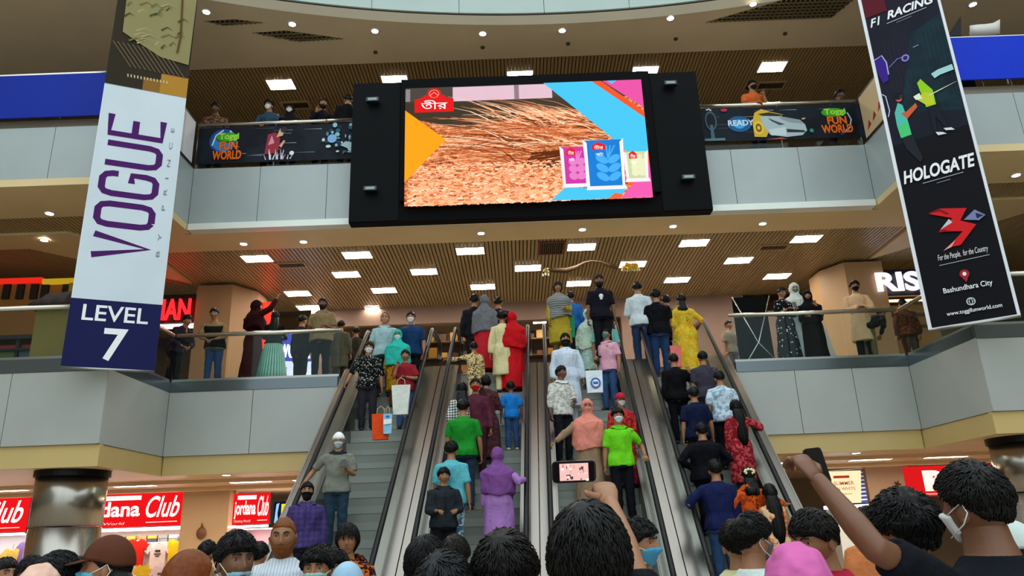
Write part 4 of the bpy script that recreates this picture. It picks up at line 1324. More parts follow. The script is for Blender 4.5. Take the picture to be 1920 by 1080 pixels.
mb.build('cloth', M('#d8d4cc', .6), r)
for x in (c.x + .03, d.x - .03):
    mb = MB(); mb.tube([V((x, 13.12, 9.6)), V((x, 13.12, c.z + .1))], .015, 8); mb.build('pole', STEEL, r)
mb = MB(); mb.box(-16, -8.9, 16.5, 16.7, 9.6, 11.9)
mb.build('dark_hoarding', M('#2a0c08', .7), label='dark maroon hoarding over the blue board at the left edge', cat='hoarding')
# cross-braced banner stand seen from behind, near the top of the last escalator
r = empty('banner_stand', (at(1418, 690, 15.7).x, 15.7, 4.8), 'black cross-braced banner stand behind the right glass balustrade', 'banner stand')
a = at(1396, 690, 15.7); b = at(1438, 552, 15.7)
mb = MB(); mb.hexa([V((a.x - .05, 15.78, 4.82)), V((b.x, 15.78, 4.82)), V((b.x, 15.8, 4.82)), V((a.x - .05, 15.8, 4.82)), V((a.x - .03, 15.86, b.z)), V((b.x, 15.86, b.z)), V((b.x, 15.88, b.z)), V((a.x - .03, 15.88, b.z))]); mb.build('sheet', M('#08080a', .7, spec=.08), r)
for s in (0, 1):
    x0_, x1_ = (a.x - .02, b.x + .08) if s else (b.x + .06, a.x - .04)
    mb = MB(); mb.tube([V((x0_, 15.62, 4.81)), V(((x0_ + x1_) / 2, 15.7, 5.35)), V((x1_, 15.8, b.z))], .014, 8); mb.build('leg', M('#c9c9c9', .25, .9), r)

# ---------------------------------------------------------------- ground floor shops
YG = 19.9
def club(label, x0, x1, z0, z1, squeeze=False):
    pl, r = sign(label, x0, x1, YG, z0, z1, '#e01418', 1.0)
    w = glow('#fff4ee', 1.25)
    pl.rect(.12, .62, .80, .93, w)
    pl.text('jordana', .05, .62, .17, .76, w, bold=.025)
    pl.text('Club', .67, .96, .26, .90, w, shear=.35, bold=.012)
    pl.text('Clothing World', .06, .50, .05, .15, glow('#ffd8c8', 1), shear=.2)
    pl.stroke([(.68, .12), (.95, .125)], .02, glow('#ffd8c8', 1))
    pl.build('lit_face', r)
    mb = MB(); mb.tube([V((x0, YG - .05, z0 - .05)), V((x1, YG - .05, z0 - .05))], .025, 8); mb.build('light_tube', glow('#f2ecff', 7), r)
    return r


zt, zb = 2.88, 2.08
club('red lit shop sign reading Club left of the chrome column at the left edge', -16.2, -12.62, zb, 2.95)
club('large red lit shop sign with white lettering right of the left chrome column', -11.6, at(345, 955, YG).x, zb + .02, 2.93)
club('small narrow red lit shop sign beside the beige pillar, left of the escalators', at(436, 955, YG).x, at(506, 955, YG).x, zb - .02, 2.83)
a = at(512, 985, YG); b = at(546, 940, YG)
pl, r = sign('dark blue lit sign with yellow marks behind the bald person on the phone', a.x, b.x + .5, YG, a.z, b.z, '#12163c', .6)
pl.poly([(.02, .1), (.06, .9), (.14, .95), (.1, .5), (.14, .05)], glow('#8ec8f0', 1)); pl.rect(.2, .26, .1, .9, glow('#f6d21c', 1.1)); pl.rect(.2, .36, .78, .9, glow('#f6d21c', 1.1)); pl.rect(.2, .34, .45, .56, glow('#f6d21c', 1.1)); pl.ell(.52, .45, .08, .38, glow('#f6b21c', 1.1), 16)
pl.build('lit_face', r)
# shop interiors
def interior(label, x0, x1, z1, col):
    r = empty('shop_interior', ((x0 + x1) / 2, 20.9, 0), label, 'shop interior')
    mb = MB(); mb.box(x0, x1, 21.0, 21.1, 0, z1); mb.build('back_panel', M(col, .5), r)
    mb = MB(); mb.box(x0, x0 + .05, 20.05, 21.0, 0, z1); mb.build('side_panel', M(col, .5), r)
    mb = MB(); mb.box(x1 - .05, x1, 20.05, 21.0, 0, z1); mb.build('side_panel', M(col, .5), r)
    mb = MB(); mb.box(x0 + .1, x1 - .1, 20.2, 20.5, z1 - .04, z1 - .02); mb.build('light_strip', glow('#fff4f0', 8), r)
    return r


X1 = at(345, 1000, YG).x
shops = [interior('bright pale shop interior hung with shirts under the large red sign', -11.55, X1, 2.05, '#efdcd8'),
         interior('bright pale shop interior at the left edge under the red sign', -16.2, -12.65, 2.05, '#e8e4ea'),
         interior('narrow pink shop interior under the small red sign', at(438, 1000, YG).x, at(546, 1000, YG).x + .4, 1.98, '#f0c8d0')]


def tshirt(px, py, y, s, col, label, logo=None):
    p = at(px, py, y)
    r = empty('t_shirt', (p.x, y, p.z - .34 * s), label, 't-shirt', 'shirts on show in the ground floor shop')
    c = V((p.x, y, p.z))
    pts = [(-.1, .32), (-.05, .27), (.05, .27), (.1, .32), (.2, .29), (.36, .1), (.26, .02), (.2, .1), (.2, -.34), (-.2, -.34), (-.2, .1), (-.26, .02), (-.36, .1), (-.2, .29)]
    mb = MB(); mb.prism([c + V((a * s, -.03 + .03 * abs(a), b * s)) for a, b in pts], (0, .05, 0)); mb.build('cloth', M(col, .7, 0, 'cloth'), r)
    mb = MB(); mb.tube([c + V((0, .02, .3 * s)), c + V((0, .02, .4 * s)), c + V((.03, .02, .43 * s))], .008, 6); mb.build('hanger', STEEL, r)
    if logo:
        mb = MB(); mb.box(c.x - .09 * s, c.x + .09 * s, y - .036, y - .031, c.z + .0, c.z + .03 * s); mb.box(c.x - .07 * s, c.x + .07 * s, y - .036, y - .031, c.z + .06 * s, c.z + .12 * s); mb.box(c.x - .05 * s, c.x + .05 * s, y - .036, y - .031, c.z - .05 * s, c.z - .02 * s)
        mb.build('print', M(logo, .6), r)


for px, py, s, col, lab, lg in [(255, 1035, 1.0, '#d8261c', 'red t-shirt hanging in the shop behind the person in the brown cap', None), (296, 1040, 1.0, '#f0d6cc', 'pale pink t-shirt with dark print in the shop behind the brown cap', '#3a2a2a'),
                                (330, 1034, .95, '#e8c01c', 'yellow t-shirt hanging at the pillar end of the lit shop', None), (268, 1078, .8, '#d8b42a', 'mustard t-shirt hanging low in the lit shop', None), (300, 1082, .9, '#e6c6c8', 'lower pale pink t-shirt in the lit shop', '#5a4a4a'),
                                (20, 1050, .9, '#e8c860', 'pale yellow t-shirt in the shop at the left edge', None), (48, 1035, .8, '#8a6fb0', 'violet t-shirt in the shop at the left edge', None), (462, 1045, .9, '#e890a8', 'pink t-shirt in the narrow shop behind the person with lowered mask', None)]:
    tshirt(px, py, 20.5, s, col, lab, lg)
# shelf of folded clothes above the shirts
r = empty('clothes_shelf', (-9.3, 20.7, 1.5), 'shelf of folded clothes under the large red sign', 'shelf')
p = at(200, 1010, 20.7)
mb = MB(); mb.box(p.x - 1.6, X1 - .06, 20.6, 20.98, p.z - .16, p.z - .13); mb.build('board', M('#e8dcd4', .5), r)
rr = random.Random(21)
for k in range(12):
    x = p.x - 1.4 + k * .28
    for j in range(2):
        mb = MB(); mb.box(x, x + .24, 20.62, 20.92, p.z - .13 + j * .09, p.z - .05 + j * .09); mb.build('folded_garment', M(rr.choice(['#c9a04a', '#8d8f86', '#d8c8c0', '#4a5260', '#d89060', '#e6e0da']), .8, 0, 'cloth'), r)
mb = MB(); mb.box(X1 + .02, at(436, 985, YG).x - .02, 19.6, 20.2, 0, 2.93)
struct('pillar_ground_left', mb, M('#c2a380', .45))
p = at(377, 1000, 19.55)
r = empty('wall_ornament', p, 'dark brown pointed ornament on the beige pillar beside the red sign', 'ornament')
mb = MB(); mb.ball(p, (.12, .04, .15), 14, 10); mb.build('disc', M('#6b3f1e', .4), r)
mb = MB(); mb.tube([p + V((0, 0, .13)), p + V((0, 0, .26))], [.035, .004], 8); mb.build('finial', M('#6b3f1e', .4), r)
# right side of the ground floor
mb = MB(); mb.box(at(1622, 900, 20).x, at(1702, 900, 20).x, 19.9, 20.2, 0, 2.93)
struct('pillar_ground_right', mb, M('#d0ab90', .45))
p = at(1683, 908, 19.85)
mb = MB()
for k in range(5):
    a0 = k * 2 * math.pi / 5; mb.tube([p, p + V((.09 * math.cos(a0), -.01, .09 * math.sin(a0)))], [.03, .012], 8)
mb.build('wall_ornament', M('#5a2f18', .4), label='small dark star-shaped ornament on the pinkish wall beside the red sign', cat='ornament')
a = at(1702, 932, YG); b = at(1868, 876, YG)
pl, r = sign('red lit sign with white letters behind the person raising his phone', a.x, b.x, YG, a.z, 2.9, '#d81a1c', .9)
w = glow('#ffe9d6', 1.1)
pl.text('RFC', .2, .98, .16, .86, w, bold=.06)
pl.rect(.2, .5, .05, .1, glow('#ff9a8a', .9))
pl.build('lit_face', r)
a = at(1548, 945, 19.0); b = at(1617, 882, 19.0)
r = empty('hanging_poster', (a.x, 19.0, a.z), 'cream tapering poster with red lettering and blue stripes beside the raised hand', 'poster')
pl = Plane((a.x, 19.0, a.z), (1, 0, 0), (0, 0, 1), b.x - a.x, b.z - a.z)
mb = MB(); mb.box(a.x, b.x, 19.004, 19.03, a.z, b.z); mb.build('board', M('#d9d2c4', .5), r)
pl.rect(0, 1, 0, 1, P_('#3a4a98')); 
for k in range(9): pl.stroke([(0, .04 + k * .12), (1, .10 + k * .12)], .03, P_('#e6e2e6'))
pl.poly([(.02, 1), (.96, 1), (.84, 0), (.2, 0)], glow('#ffe6b8', .95))
pl.rect(.28, .66, .78, .86, P_('#c8341f')); pl.text('SUMMER', .27, .75, .56, .68, P_('#c86a2a'), bold=.01); pl.text('IN WHITE', .30, .76, .40, .5, P_('#c86a2a'), bold=.01); pl.stroke([(.4, .28), (.66, .29)], .02, P_('#d0a050'))
pl.build('print', r)
r = empty('lit_counter', (8.3, 18.6, 0), 'white lit display counter under the cream poster', 'counter')
a = at(1568, 960, 18.6); b = at(1632, 945, 18.6)
mb = MB(); mb.box(a.x, b.x, 18.6, 19.2, 0, b.z - .08); mb.build('body', M('#c8ccd0', .3), r)
mb = MB(); mb.box(a.x - .03, b.x + .03, 18.55, 19.25, b.z - .08, b.z); mb.build('lit_top', glow('#e6f0ff', 2.2), r)
a = at(1855, 964, 12.6); b = at(1889, 930, 12.6)
r = empty('hanging_sign', (a.x, 12.6, a.z), 'small black sign reading 3 with yellow letters beside the right chrome column', 'sign')
mb = MB(); mb.box(a.x, b.x, 12.604, 12.65, a.z, b.z); mb.build('sign_box', M('#17180f', .4), r)
mb = MB(); mb.tube([V(((a.x + b.x) / 2, 12.63, 0)), V(((a.x + b.x) / 2, 12.63, a.z))], .02, 8); mb.build('post', STEEL, r)
pl = Plane((a.x, 12.6, a.z), (1, 0, 0), (0, 0, 1), b.x - a.x, b.z - a.z)
pl.rect(.03, .97, .03, .97, P_('#10120c')); pl.text('3', .12, .42, .3, .8, P_('#f0eeb8'), bold=.04); pl.text('Pin', .48, .9, .32, .62, P_('#d8d890'), bold=.03)
pl.build('print', r)
a = at(1850, 1010, 14.2); mb = MB(); mb.box(a.x, a.x + 1.2, 14.2, 14.25, 0, 1.7)
mb.build('dark_board', M('#17181c', .5), label='dark board standing behind the person in the white cap at the right', cat='board')
# ================================================================ PEOPLE
TMP = bpy.data.scenes.new('shaping')


def remesh(mb, voxel, smooth=3, name='form'):
    """Fuse overlapping closed forms into one continuous surface."""
    me = bpy.data.meshes.new(name)
    me.from_pydata([tuple(p) for p in mb.v], [], mb.f)
    bm = bmesh.new(); bm.from_mesh(me); bmesh.ops.recalc_face_normals(bm, faces=bm.faces); bm.to_mesh(me); bm.free()
    ob = bpy.data.objects.new(name, me)
    TMP.collection.objects.link(ob)
    m = ob.modifiers.new('fuse', 'REMESH'); m.mode = 'VOXEL'; m.voxel_size = voxel; m.adaptivity = 0.0
    if smooth:
        s = ob.modifiers.new('soften', 'SMOOTH'); s.factor = 0.5; s.iterations = smooth
    TMP.view_layers[0].update()
    dg = TMP.view_layers[0].depsgraph
    dg.update()
    ev = ob.evaluated_get(dg)
    m2 = bpy.data.meshes.new_from_object(ev)
    out = MB()
    out.v = [v.co.copy() for v in m2.vertices]
    nor = [v.normal.copy() for v in m2.vertices]
    out.f = [list(p.vertices) for p in m2.polygons]
    out.m = [0] * len(out.f); out.s = [True] * len(out.f)
    bpy.data.objects.remove(ob); bpy.data.meshes.remove(me); bpy.data.meshes.remove(m2)
    return out, nor


def folds(out, nor, amp, seed, fx=9.0, fz=4.0, zlo=-9, zhi=9):
    for i, (p, n) in enumerate(zip(out.v, nor)):
        if zlo < p.z < zhi:
            k = noise.noise(V((p.x * fx + seed, p.y * fx, p.z * fz + seed * 2))) + 0.5 * noise.noise(V((p.x * fx * 2.3, p.y * fx * 2.3 + seed, p.z * fz * 2)))
            out.v[i] = p + n * (amp * k)


def sstep(t): t = max(0.0, min(1.0, t)); return t * t * (3 - 2 * t)


def gau(x, c, w): return math.exp(-((x - c) / w) ** 2)


def head_point(n, extra=0.0):
    """Surface point of an adult head (centre at the ears' level, facing -Y) in direction n."""
    x, y, z = n
    r = 1.0 / math.sqrt((x / .077) ** 2 + (y / .097) ** 2 + (z / .118) ** 2)
    p = V(n) * (r + extra)
    f = max(0.0, -y)
    k = sstep((-z - .1) / .9)
    p.x *= 1 - .30 * k                                   # jaw narrows
    if y > 0: p.y *= 1 - .35 * k                         # back of the neck
    if f > .25:
        w = sstep((f - .25) / .35)
        ax = abs(p.x); zz = p.z
        d = .024 * gau(p.x, 0, .012) * gau(zz, -.022, .018) + .011 * gau(p.x, 0, .009) * gau(zz, .004, .022)
        d += .006 * gau(ax, .014, .007) * gau(zz, -.030, .009)
        d -= .012 * gau(ax, .031, .015) * gau(zz, .014, .011)
        d += .006 * gau(ax, .030, .022) * gau(zz, .033, .008)
        d += .007 * gau(p.x, 0, .022) * gau(zz, -.058, .010) - .005 * gau(p.x, 0, .02) * gau(zz, -.058, .003)
        d += .009 * gau(p.x, 0, .022) * gau(zz, -.092, .014)
        d += .005 * gau(ax, .043, .016) * gau(zz, -.025, .018)
        p.y -= d * w
    return p


def sphere_dirs(n, k, a0=0.0):
    out = []
    for i in range(k + 1):
        t = math.pi * i / k
        row = []
        for j in range(n):
            q = 2 * math.pi * j / n
            # columns crowd towards the face (q = -90 degrees)
            u = q + math.pi / 2
            u = u - .42 * math.sin(u)
            u -= math.pi / 2
            row.append(V((math.sin(t) * math.cos(u), math.sin(t) * math.sin(u), math.cos(t))))
        out.append(row)
    return out


_dirs = {}


def shell(res, fn, base_in=.010):
    """A closed skin over the head; fn(n, ang) gives its thickness, or None where it sinks under the face."""
    if res not in _dirs: _dirs[res] = sphere_dirs(*res)
    rows = _dirs[res]
    mb = MB(); vs = []
    n, k = res
    for row in rows:
        for d in row:
            ang = math.degrees(math.atan2(abs(d.x), -d.y)) if abs(d.x) + abs(d.y) > 1e-6 else 90
            w, th = fn(d, ang)
            e = th * w - base_in * (1 - w)
            vs.append(head_point(d, e) if res else None)
    fs = []
    for i in range(k):
        for j in range(n):
            q = (j + 1) % n
            fs.append((i * n + j, (i + 1) * n + j, (i + 1) * n + q, i * n + q))
    return mb.add(vs, fs, 0, True)


def interp(tab, a):
    for (a0, h0), (a1, h1) in zip(tab[:-1], tab[1:]):
        if a <= a1: return h0 + (h1 - h0) * (a - a0) / (a1 - a0)
    return tab[-1][1]


HAIRLINE = {'short': [(0, .50), (45, .46), (68, .22), (80, -.02), (92, .12), (112, -.12), (135, -.42), (180, -.46)],
            'full': [(0, .44), (45, .42), (66, .2), (76, .0), (86, -.02), (96, .14), (114, -.12), (140, -.4), (180, -.48)],
            'bald': [(0, .97), (60, .95), (75, .5), (84, .05), (95, .2), (115, -.1), (140, -.4), (180, -.42)],
            'stubble': [(0, .60), (45, .56), (68, .25), (80, .0), (92, .12), (112, -.12), (135, -.4), (180, -.42)],
            'long': [(0, .52), (40, .46), (62, .1), (74, -.5), (90, -.75), (130, -.8), (180, -.8)],
            'bob': [(0, .45), (40, .4), (60, -.1), (72, -.7), (90, -.85), (130, -.85), (180, -.85)]}


def hair_mb(style, res, seed, vol):
    tab = HAIRLINE[style]
    base = {'short': .011, 'full': .019, 'bald': .006, 'stubble': .004, 'long': .013, 'bob': .020}[style] * vol

    def fn(d, ang):
        h = interp(tab, ang)
        w = sstep((d.z - h) / .13 + .3)
        th = base * (1 + .45 * max(0, d.z) * (style in ('short', 'full')) + .4 * noise.noise(V((d.x * 4 + seed, d.y * 4, d.z * 4))) + (.12 if vol < 1.4 else .5) * noise.noise(V((d.x * 13 + seed, d.y * 13, d.z * 9))))
        if style in ('short', 'full'): th *= .35 + .65 * sstep((d.z + .1) / .45)
        return w, th
    out = shell(res, fn)
    if style == 'stubble' or base < .004: return out
    rl = random.Random(seed)
    near = res[0] > 50
    c0 = V((.15, .38, .9)).normalized()
    n = {True: 1000, False: 120}[near]
    k = 0
    while k < n:
        d = V((rl.gauss(0, 1), rl.gauss(0, 1), rl.gauss(.4, 1))).normalized()
        if d.z < -.75: continue
        ang = math.degrees(math.atan2(abs(d.x), -d.y))
        if fn(d, ang)[0] < .55: continue
        k += 1
        pts = []
        step = rl.uniform(.05, .09) * (1.6 if style in ('long', 'bob') else 1)
        tw = rl.uniform(-.5, .5)
        for q in range(6):
            sl = (.45 + .55 * sstep((d.z + .1) / .45)) if style in ('short', 'full') else 1
            pts.append(head_point(d, sl * base * (.75 + .12 * q + rl.uniform(0, .22) + (.35 * max(0, d.z) if style in ('short', 'full') else 0))))
            t = d - c0 * d.dot(c0)
            t = (t - d * t.dot(d)).normalized() if t.length > 1e-3 else V((1, 0, 0))
            if style in ('long', 'bob'): t = (t * .4 + V((0, 0, -1)) * .9); t = (t - d * t.dot(d)).normalized()
            t = (t + d.cross(t) * tw).normalized()
            d = (d + t * step).normalized()
            if style in ('short', 'full') and fn(d, math.degrees(math.atan2(abs(d.x), -d.y)))[0] < .55: break
        if len(pts) > 2:
            w = (.0036 if near else .0075) * rl.uniform(.7, 1.3) * (.7 + .3 * (d.z > .1))
            out.tube(pts, [w * (.5 + .5 * (j == 0)) if j == 0 else w * (1 - j / len(pts)) + .0008 for j in range(len(pts))], 5 if near else 4)
    return out


def scarf_mb(res, seed, thick=.020, opening=(50, .50, -.78)):
    a0, z1, z0 = opening

    def fn(d, ang):
        zz = (d.z - (z1 + z0) / 2) / ((z1 - z0) / 2)
        inside = (ang / a0) ** 2 + zz ** 2 if abs(zz) < 1.6 else 9
        w = sstep((inside - .85) / .3)
        th = thick * (1 + .5 * noise.noise(V((d.x * 4 + seed, d.y * 4, d.z * 4))) + .3 * max(0, d.z))
        if d.z < -.3: th += .02 * (-.3 - d.z)
        return w, th
    return shell(res, fn)


def mask_mb(res, low=False):
    z0, z1 = (-.95, -.42) if low else (-.86, -.10)

    def fn(d, ang):
        zz = (d.z - (z0 + z1) / 2) / ((z1 - z0) / 2)
        up = 1 - .35 * sstep((ang - 20) / 40)
        q = max(abs(zz) / up, ang / 58)
        return sstep((1.12 - q) / .2), .011
    return shell(res, fn, .012)


def beard_mb(res, big=1.0):
    def fn(d, ang):
        top = interp([(0, -.36), (22, -.40), (30, -.50), (55, -.30), (74, .02), (88, .05), (96, -.3), (180, -.9)], ang)
        w = sstep((top - d.z) / .1 + .2) * sstep((98 - ang) / 14)
        return w, .013 * big * (1 + 1.0 * sstep((-d.z - .4) / .5) * big)
    return shell(res, fn, .006)


PROF = [(0.0, .17, .14, 0), (.5, .17, .13, 0), (.78, .172, .118, 0), (.86, .170, .118, .0), (.95, .165, .115, .005), (1.06, .145, .102, .0), (1.2, .158, .112, -.004),
        (1.32, .168, .116, -.004), (1.385, .155, .102, .002), (1.43, .112, .082, .012), (1.475, .066, .064, .014), (1.52, .056, .058, .008), (1.58, .052, .055, .0)]


def prof(z, fem):
    for a, b in zip(PROF[:-1], PROF[1:]):
        if a[0] <= z <= b[0]:
            t = (z - a[0]) / (b[0] - a[0])
            rx, ry, cy = (a[i] + (b[i] - a[i]) * t for i in (1, 2, 3))
            if fem:
                rx *= .93 if z > 1.0 else 1.05
                rx *= 1 - .06 * gau(z, 1.08, .08); ry *= 1 + .22 * gau(z, 1.28, .06)
                if z > 1.33: rx *= .97
            return rx, ry, cy
    return PROF[-1][1:]


ARMS = {'down': ((.20, .0, -1), (.08, .22, -1)), 'hang': ((.16, -.06, -1), (.1, .05, -1)), 'fwd': ((.18, .1, -1), (-.45, 1, .0)), 'phone': ((.2, .15, -1), (-.5, 1, .35)),
        'fold': ((.25, .25, -1), (-1, .5, .12)), 'rail': ((.45, .55, -.8), (.25, .8, -.35)), 'railside': ((.7, .25, -.75), (.6, .6, -.45)), 'lean': ((.3, .55, -.85), (-.8, .75, -.1)),
        'chin': ((.15, .45, -.9), (-.35, .25, 1)), 'ear': ((.55, .2, -.85), (-.2, -.05, 1)), 'up': ((.4, .75, .5), (-.1, .5, 1)), 'bag': ((.22, .05, -1), (.12, .1, -1)),
        'wide': ((1, .1, -.25), (1, .3, .05)), 'back': ((.3, -.4, -.85), (-.5, -.3, -.7)), 'show': ((.3, .35, -.9), (-.1, 1, .55)), 'akimbo': ((.65, -.15, -.75), (-.75, .35, -.45)),
        'carry': ((.25, .1, -1), (-.8, .9, .5))}
SKIN = {'l': '#b98763', 'm': '#9a6a48', 'd': '#70482f', 'k': '#51331f'}
STATS = []
rng = random.Random(42)


def arm_points(side, spec, S, R, hs):
    u, f = spec
    d1 = V((u[0] * side, -u[1], u[2])).normalized(); d2 = V((f[0] * side, -f[1], f[2])).normalized()
    E = S + R @ (d1 * .285 * hs); W = E + R @ (d2 * .25 * hs)
    return E, W


def hand_mb(side, E, W, near, curl, hs=1.0):
    """Palm, four fingers of unequal length and a thumb leaving the side of the palm."""
    d = (W - E).normalized()
    up = V((0, 0, 1)) if abs(d.z) < .72 else (V((0, 1, 0)) if d.z > 0 else V((side, 0, 0)))
    n = (up - d * up.dot(d)).normalized()                  # back of the hand
    x = d.cross(n) * side                                    # towards the thumb
    out = MB(); k = hs
    pal = MB()
    pal.tube([W - d * .02, W + d * .02 * k, W + d * .055 * k, W + d * .088 * k], [.026 * k, .034 * k, .041 * k, .038 * k], 12, 0, True, .42, tuple(n))
    out.merge(pal)
    s = 8 if near else 5
    for i, (o, l) in enumerate(((-.030, .062), (-.010, .076), (.010, .080), (.030, .070))):
        b = W + d * .078 * k + x * o * k
        c = curl + i * .03
        p1 = b + (d * math.cos(c) - n * math.sin(c)) * l * .42 * k
        p2 = p1 + (d * math.cos(2 * c) - n * math.sin(2 * c)) * l * .33 * k
        p3 = p2 + (d * math.cos(2.7 * c) - n * math.sin(2.7 * c)) * l * .25 * k
        out.tube([b, p1, p2, p3], [.0098 * k, .0092 * k, .0085 * k, .006 * k], s)
    b = W + d * .028 * k + x * .034 * k
    q = (d * .7 + x * .7 - n * .25).normalized()
    p1 = b + q * .036 * k; p2 = p1 + (d * .9 + x * .15 - n * .3).normalized() * .03 * k
    out.tube([b - q * .015, p1, p2], [.013 * k, .0112 * k, .007 * k], s)
    return out


def person(label, px, py, base='floor', Y=None, H=1.70, yaw=0.0, skin='m', hair='short', hcol='#0b0908', hvol=1.0, beard=0, mask=None, lowmask=False, scarf=None, cap=None,
           top=('cloth', '#888888', None, 1), sleeve='short', hem=.84, flare=0.0, bottom='#22242c', L='down', Rr='down', lean=0.0, hyaw=0.0, hpitch=0.0, roll=0.0, fat=1.0, fem=False,
           near=0, glasses=False, drape=None, skirt=None, longhair=0.0, shoes='#1c1a1a', legs=True, bow=False, collar=None, placket=None, over=None, stance=.09, group=None, zfoot=None, curl=.55, cap_back=False, shawl=None, badge=None):
    hs0 = H / 1.72
    child = H < 1.45
    # --- where the feet stand
    if base == 'esc':
        d = _r * ((px - 960) / F) + _u * ((540 - py) / F) + _f0
        r = d.z / d.y
        Ys = (EYE - 4.5 + ES_T * 15 - H) / (ES_T - r)
        k = min(range(N_STEPS), key=lambda i: abs(STEP_Y[i] + .02 - Ys))
        if Ys > 15.3:
            zf = 4.815; Yp = (zf + H - EYE) / r
        elif STEP_Y[k] < 10.06: zf = 0.02; Yp = Ys
        else:
            zf = STEP_Z[k] + .004; Yp = STEP_Y[k] + STEP_D / 2
    else:
        zf = {'floor': 0.0, 'mid': 4.8, 'up': 9.6}[base] if zfoot is None else zfoot
        Yp = Y
    ptop = at(px, py, Yp)
    lift = math.cos(math.radians(abs(lean))) * .9 + .1
    Hh = (ptop.z - zf)
    s = Hh / (.95 + .77 * math.cos(math.radians(lean)))
    STATS.append((label[:40], round(Yp, 2), round(Hh, 2)))
    hsz = 1.05 * (s ** .45 if child else max(.93, min(1.06, s)))      # head keeps near adult size on a child
    yr = math.radians(yaw)
    RT = Matrix.Rotation(yr, 3, 'Z')
    hip = V((0, 0, .95 * s))
    RL = Matrix.Rotation(math.radians(lean), 3, 'X') @ Matrix.Rotation(math.radians(roll), 3, 'Y')

    def T(p):
        p = V(p) * 1.0
        w = sstep((p.z - .82) / .35)
        q = V((p.x * s, p.y * s, p.z * s))
        if w <= 0: return q
        rot = Matrix.Rotation(math.radians(lean) * w, 3, 'X') @ Matrix.Rotation(math.radians(roll) * w, 3, 'Y')
        return hip + rot @ (q - hip)
    nb = T((0, .006, 1.53))
    HR = Matrix.Rotation(math.radians(hyaw), 3, 'Z') @ Matrix.Rotation(math.radians(hpitch), 3, 'X') @ Matrix.Rotation(math.radians(lean * .35), 3, 'X')
    hc = nb + HR @ V((0, -.012 * hsz, .085 * hsz)) - V((0, 0, (hsz / s - 1) * .0))
    loc = V((ptop.x, ptop.y, zf))
    off = RT @ V((hc.x, hc.y, 0))
    loc -= V((off.x, off.y, 0)) if base != 'esc' else V((off.x, 0, 0))
    loc_fixed = True
    topz = hc.z + (.118 + (.02 if hair and not cap else .012)) * hsz
    lane = None
    if base == 'esc':
        us = loc.x - ES_K * (loc.y - 15) - ES_X0
        lane = min(range(4), key=lambda q: abs(us - sum(RAILS[q]) / 2))
        a_, b_ = RAILS[lane]; mg = .30 * fat * s ** .5
        us = max(a_ + mg, min(b_ - mg, us)); loc.x = us + ES_X0 + ES_K * (loc.y - 15)
    root = empty('person', loc, label, 'person', group, yr)
    hres = (72, 54) if near else (38, 28)
    vox = .0085 if near else .0135
    HM = Matrix.Translation(hc + V((0, 0, Hh - topz))) @ HR.to_4x4() @ Matrix.Scale(hsz, 4)
    dz = Hh - topz
    sh_ = V((0, 0, dz))
    TT = lambda p: T(p) + sh_ * sstep((V(p).z) / 1.3)

    def B(mb, name, mat, lab=None, parent=root, kind=None): return mb.build(name, mat, parent, kind, lab, fix=False, world=False)
    # --- arms
    fat *= 1.07
    shw = (.160 if fem else .182) * (1 + (fat - 1) * .4)
    arms = []
    inv = (Matrix.Translation(loc) @ RT.to_4x4()).inverted()
    for side, spec in ((1, L), (-1, Rr)):
        S = TT((side * shw, .005, 1.378))
        if isinstance(spec, tuple) and spec[0] == 'px':
            E = inv @ at(*spec[1]); W = inv @ at(*spec[2])
            l1, l2 = (E - S).length, (W - E).length
            E = S + (E - S) * min(1.15, max(.75, .285 * s / l1)) if spec[-1] != 'free' else E
        elif lane is not None and spec in ('rail', 'railside'):
            wx = 1 if (RT @ V((side, 0, 0))).x > 0 else 0
            fw = (RT @ V((0, -1, 0))).y * (.30 if spec == 'rail' else .12)
            gy = loc.y + fw
            G_ = inv @ V((ES_X0 + RAILS[lane][wx] + ES_K * (gy - 15), gy, railz(gy) + .03))
            W = G_ - (G_ - S).normalized() * .05 * s
            d = W - S; l = min(d.length, .535 * s); W = S + d.normalized() * l
            h_ = math.sqrt(max(0, (.285 * s) ** 2 - (l * .533) ** 2))
            pole = V((side * .6, .5, -.6)); pole = (pole - d.normalized() * pole.dot(d.normalized())).normalized()
            E = S + d.normalized() * l * .533 + pole * h_
        else:
            sp = ARMS[spec] if isinstance(spec, str) else spec
            E, W = arm_points(side, sp, S, RL, s)
        arms.append((side, S, E, W))
    # --- body
    mb = MB()

    def ring(z, grow=0.0, n=18, fl=1.0, gy=None):
        rx, ry, cy = prof(z, fem)
        f = 1 + (fat - 1) * (1.0 if .8 < z < 1.42 else .3)
        rx = (rx * f + grow) * fl; ry = (ry * f * (1 + (fat - 1) * .8) + (grow if gy is None else gy)) * fl
        return [TT((rx * math.cos(t), cy + ry * math.sin(t), z)) for t in [2 * math.pi * j / n for j in range(n)]]
    mb.loft([ring(z) for z in (.80, .86, .95, 1.06, 1.2, 1.32, 1.39, 1.44, 1.475, 1.52, 1.575)])
    for side, S, E, W in arms:
        c = TT((side * .08, .01, 1.40))
        mb.tube([c, S, S.lerp(E, .35), E, E.lerp(W, .3), W.lerp(E, .1), W], [.050 * s, .053 * s, .048 * s, .041 * s, .042 * s, .028 * s, .026 * s], 12)
    st = stance
    legpts = []
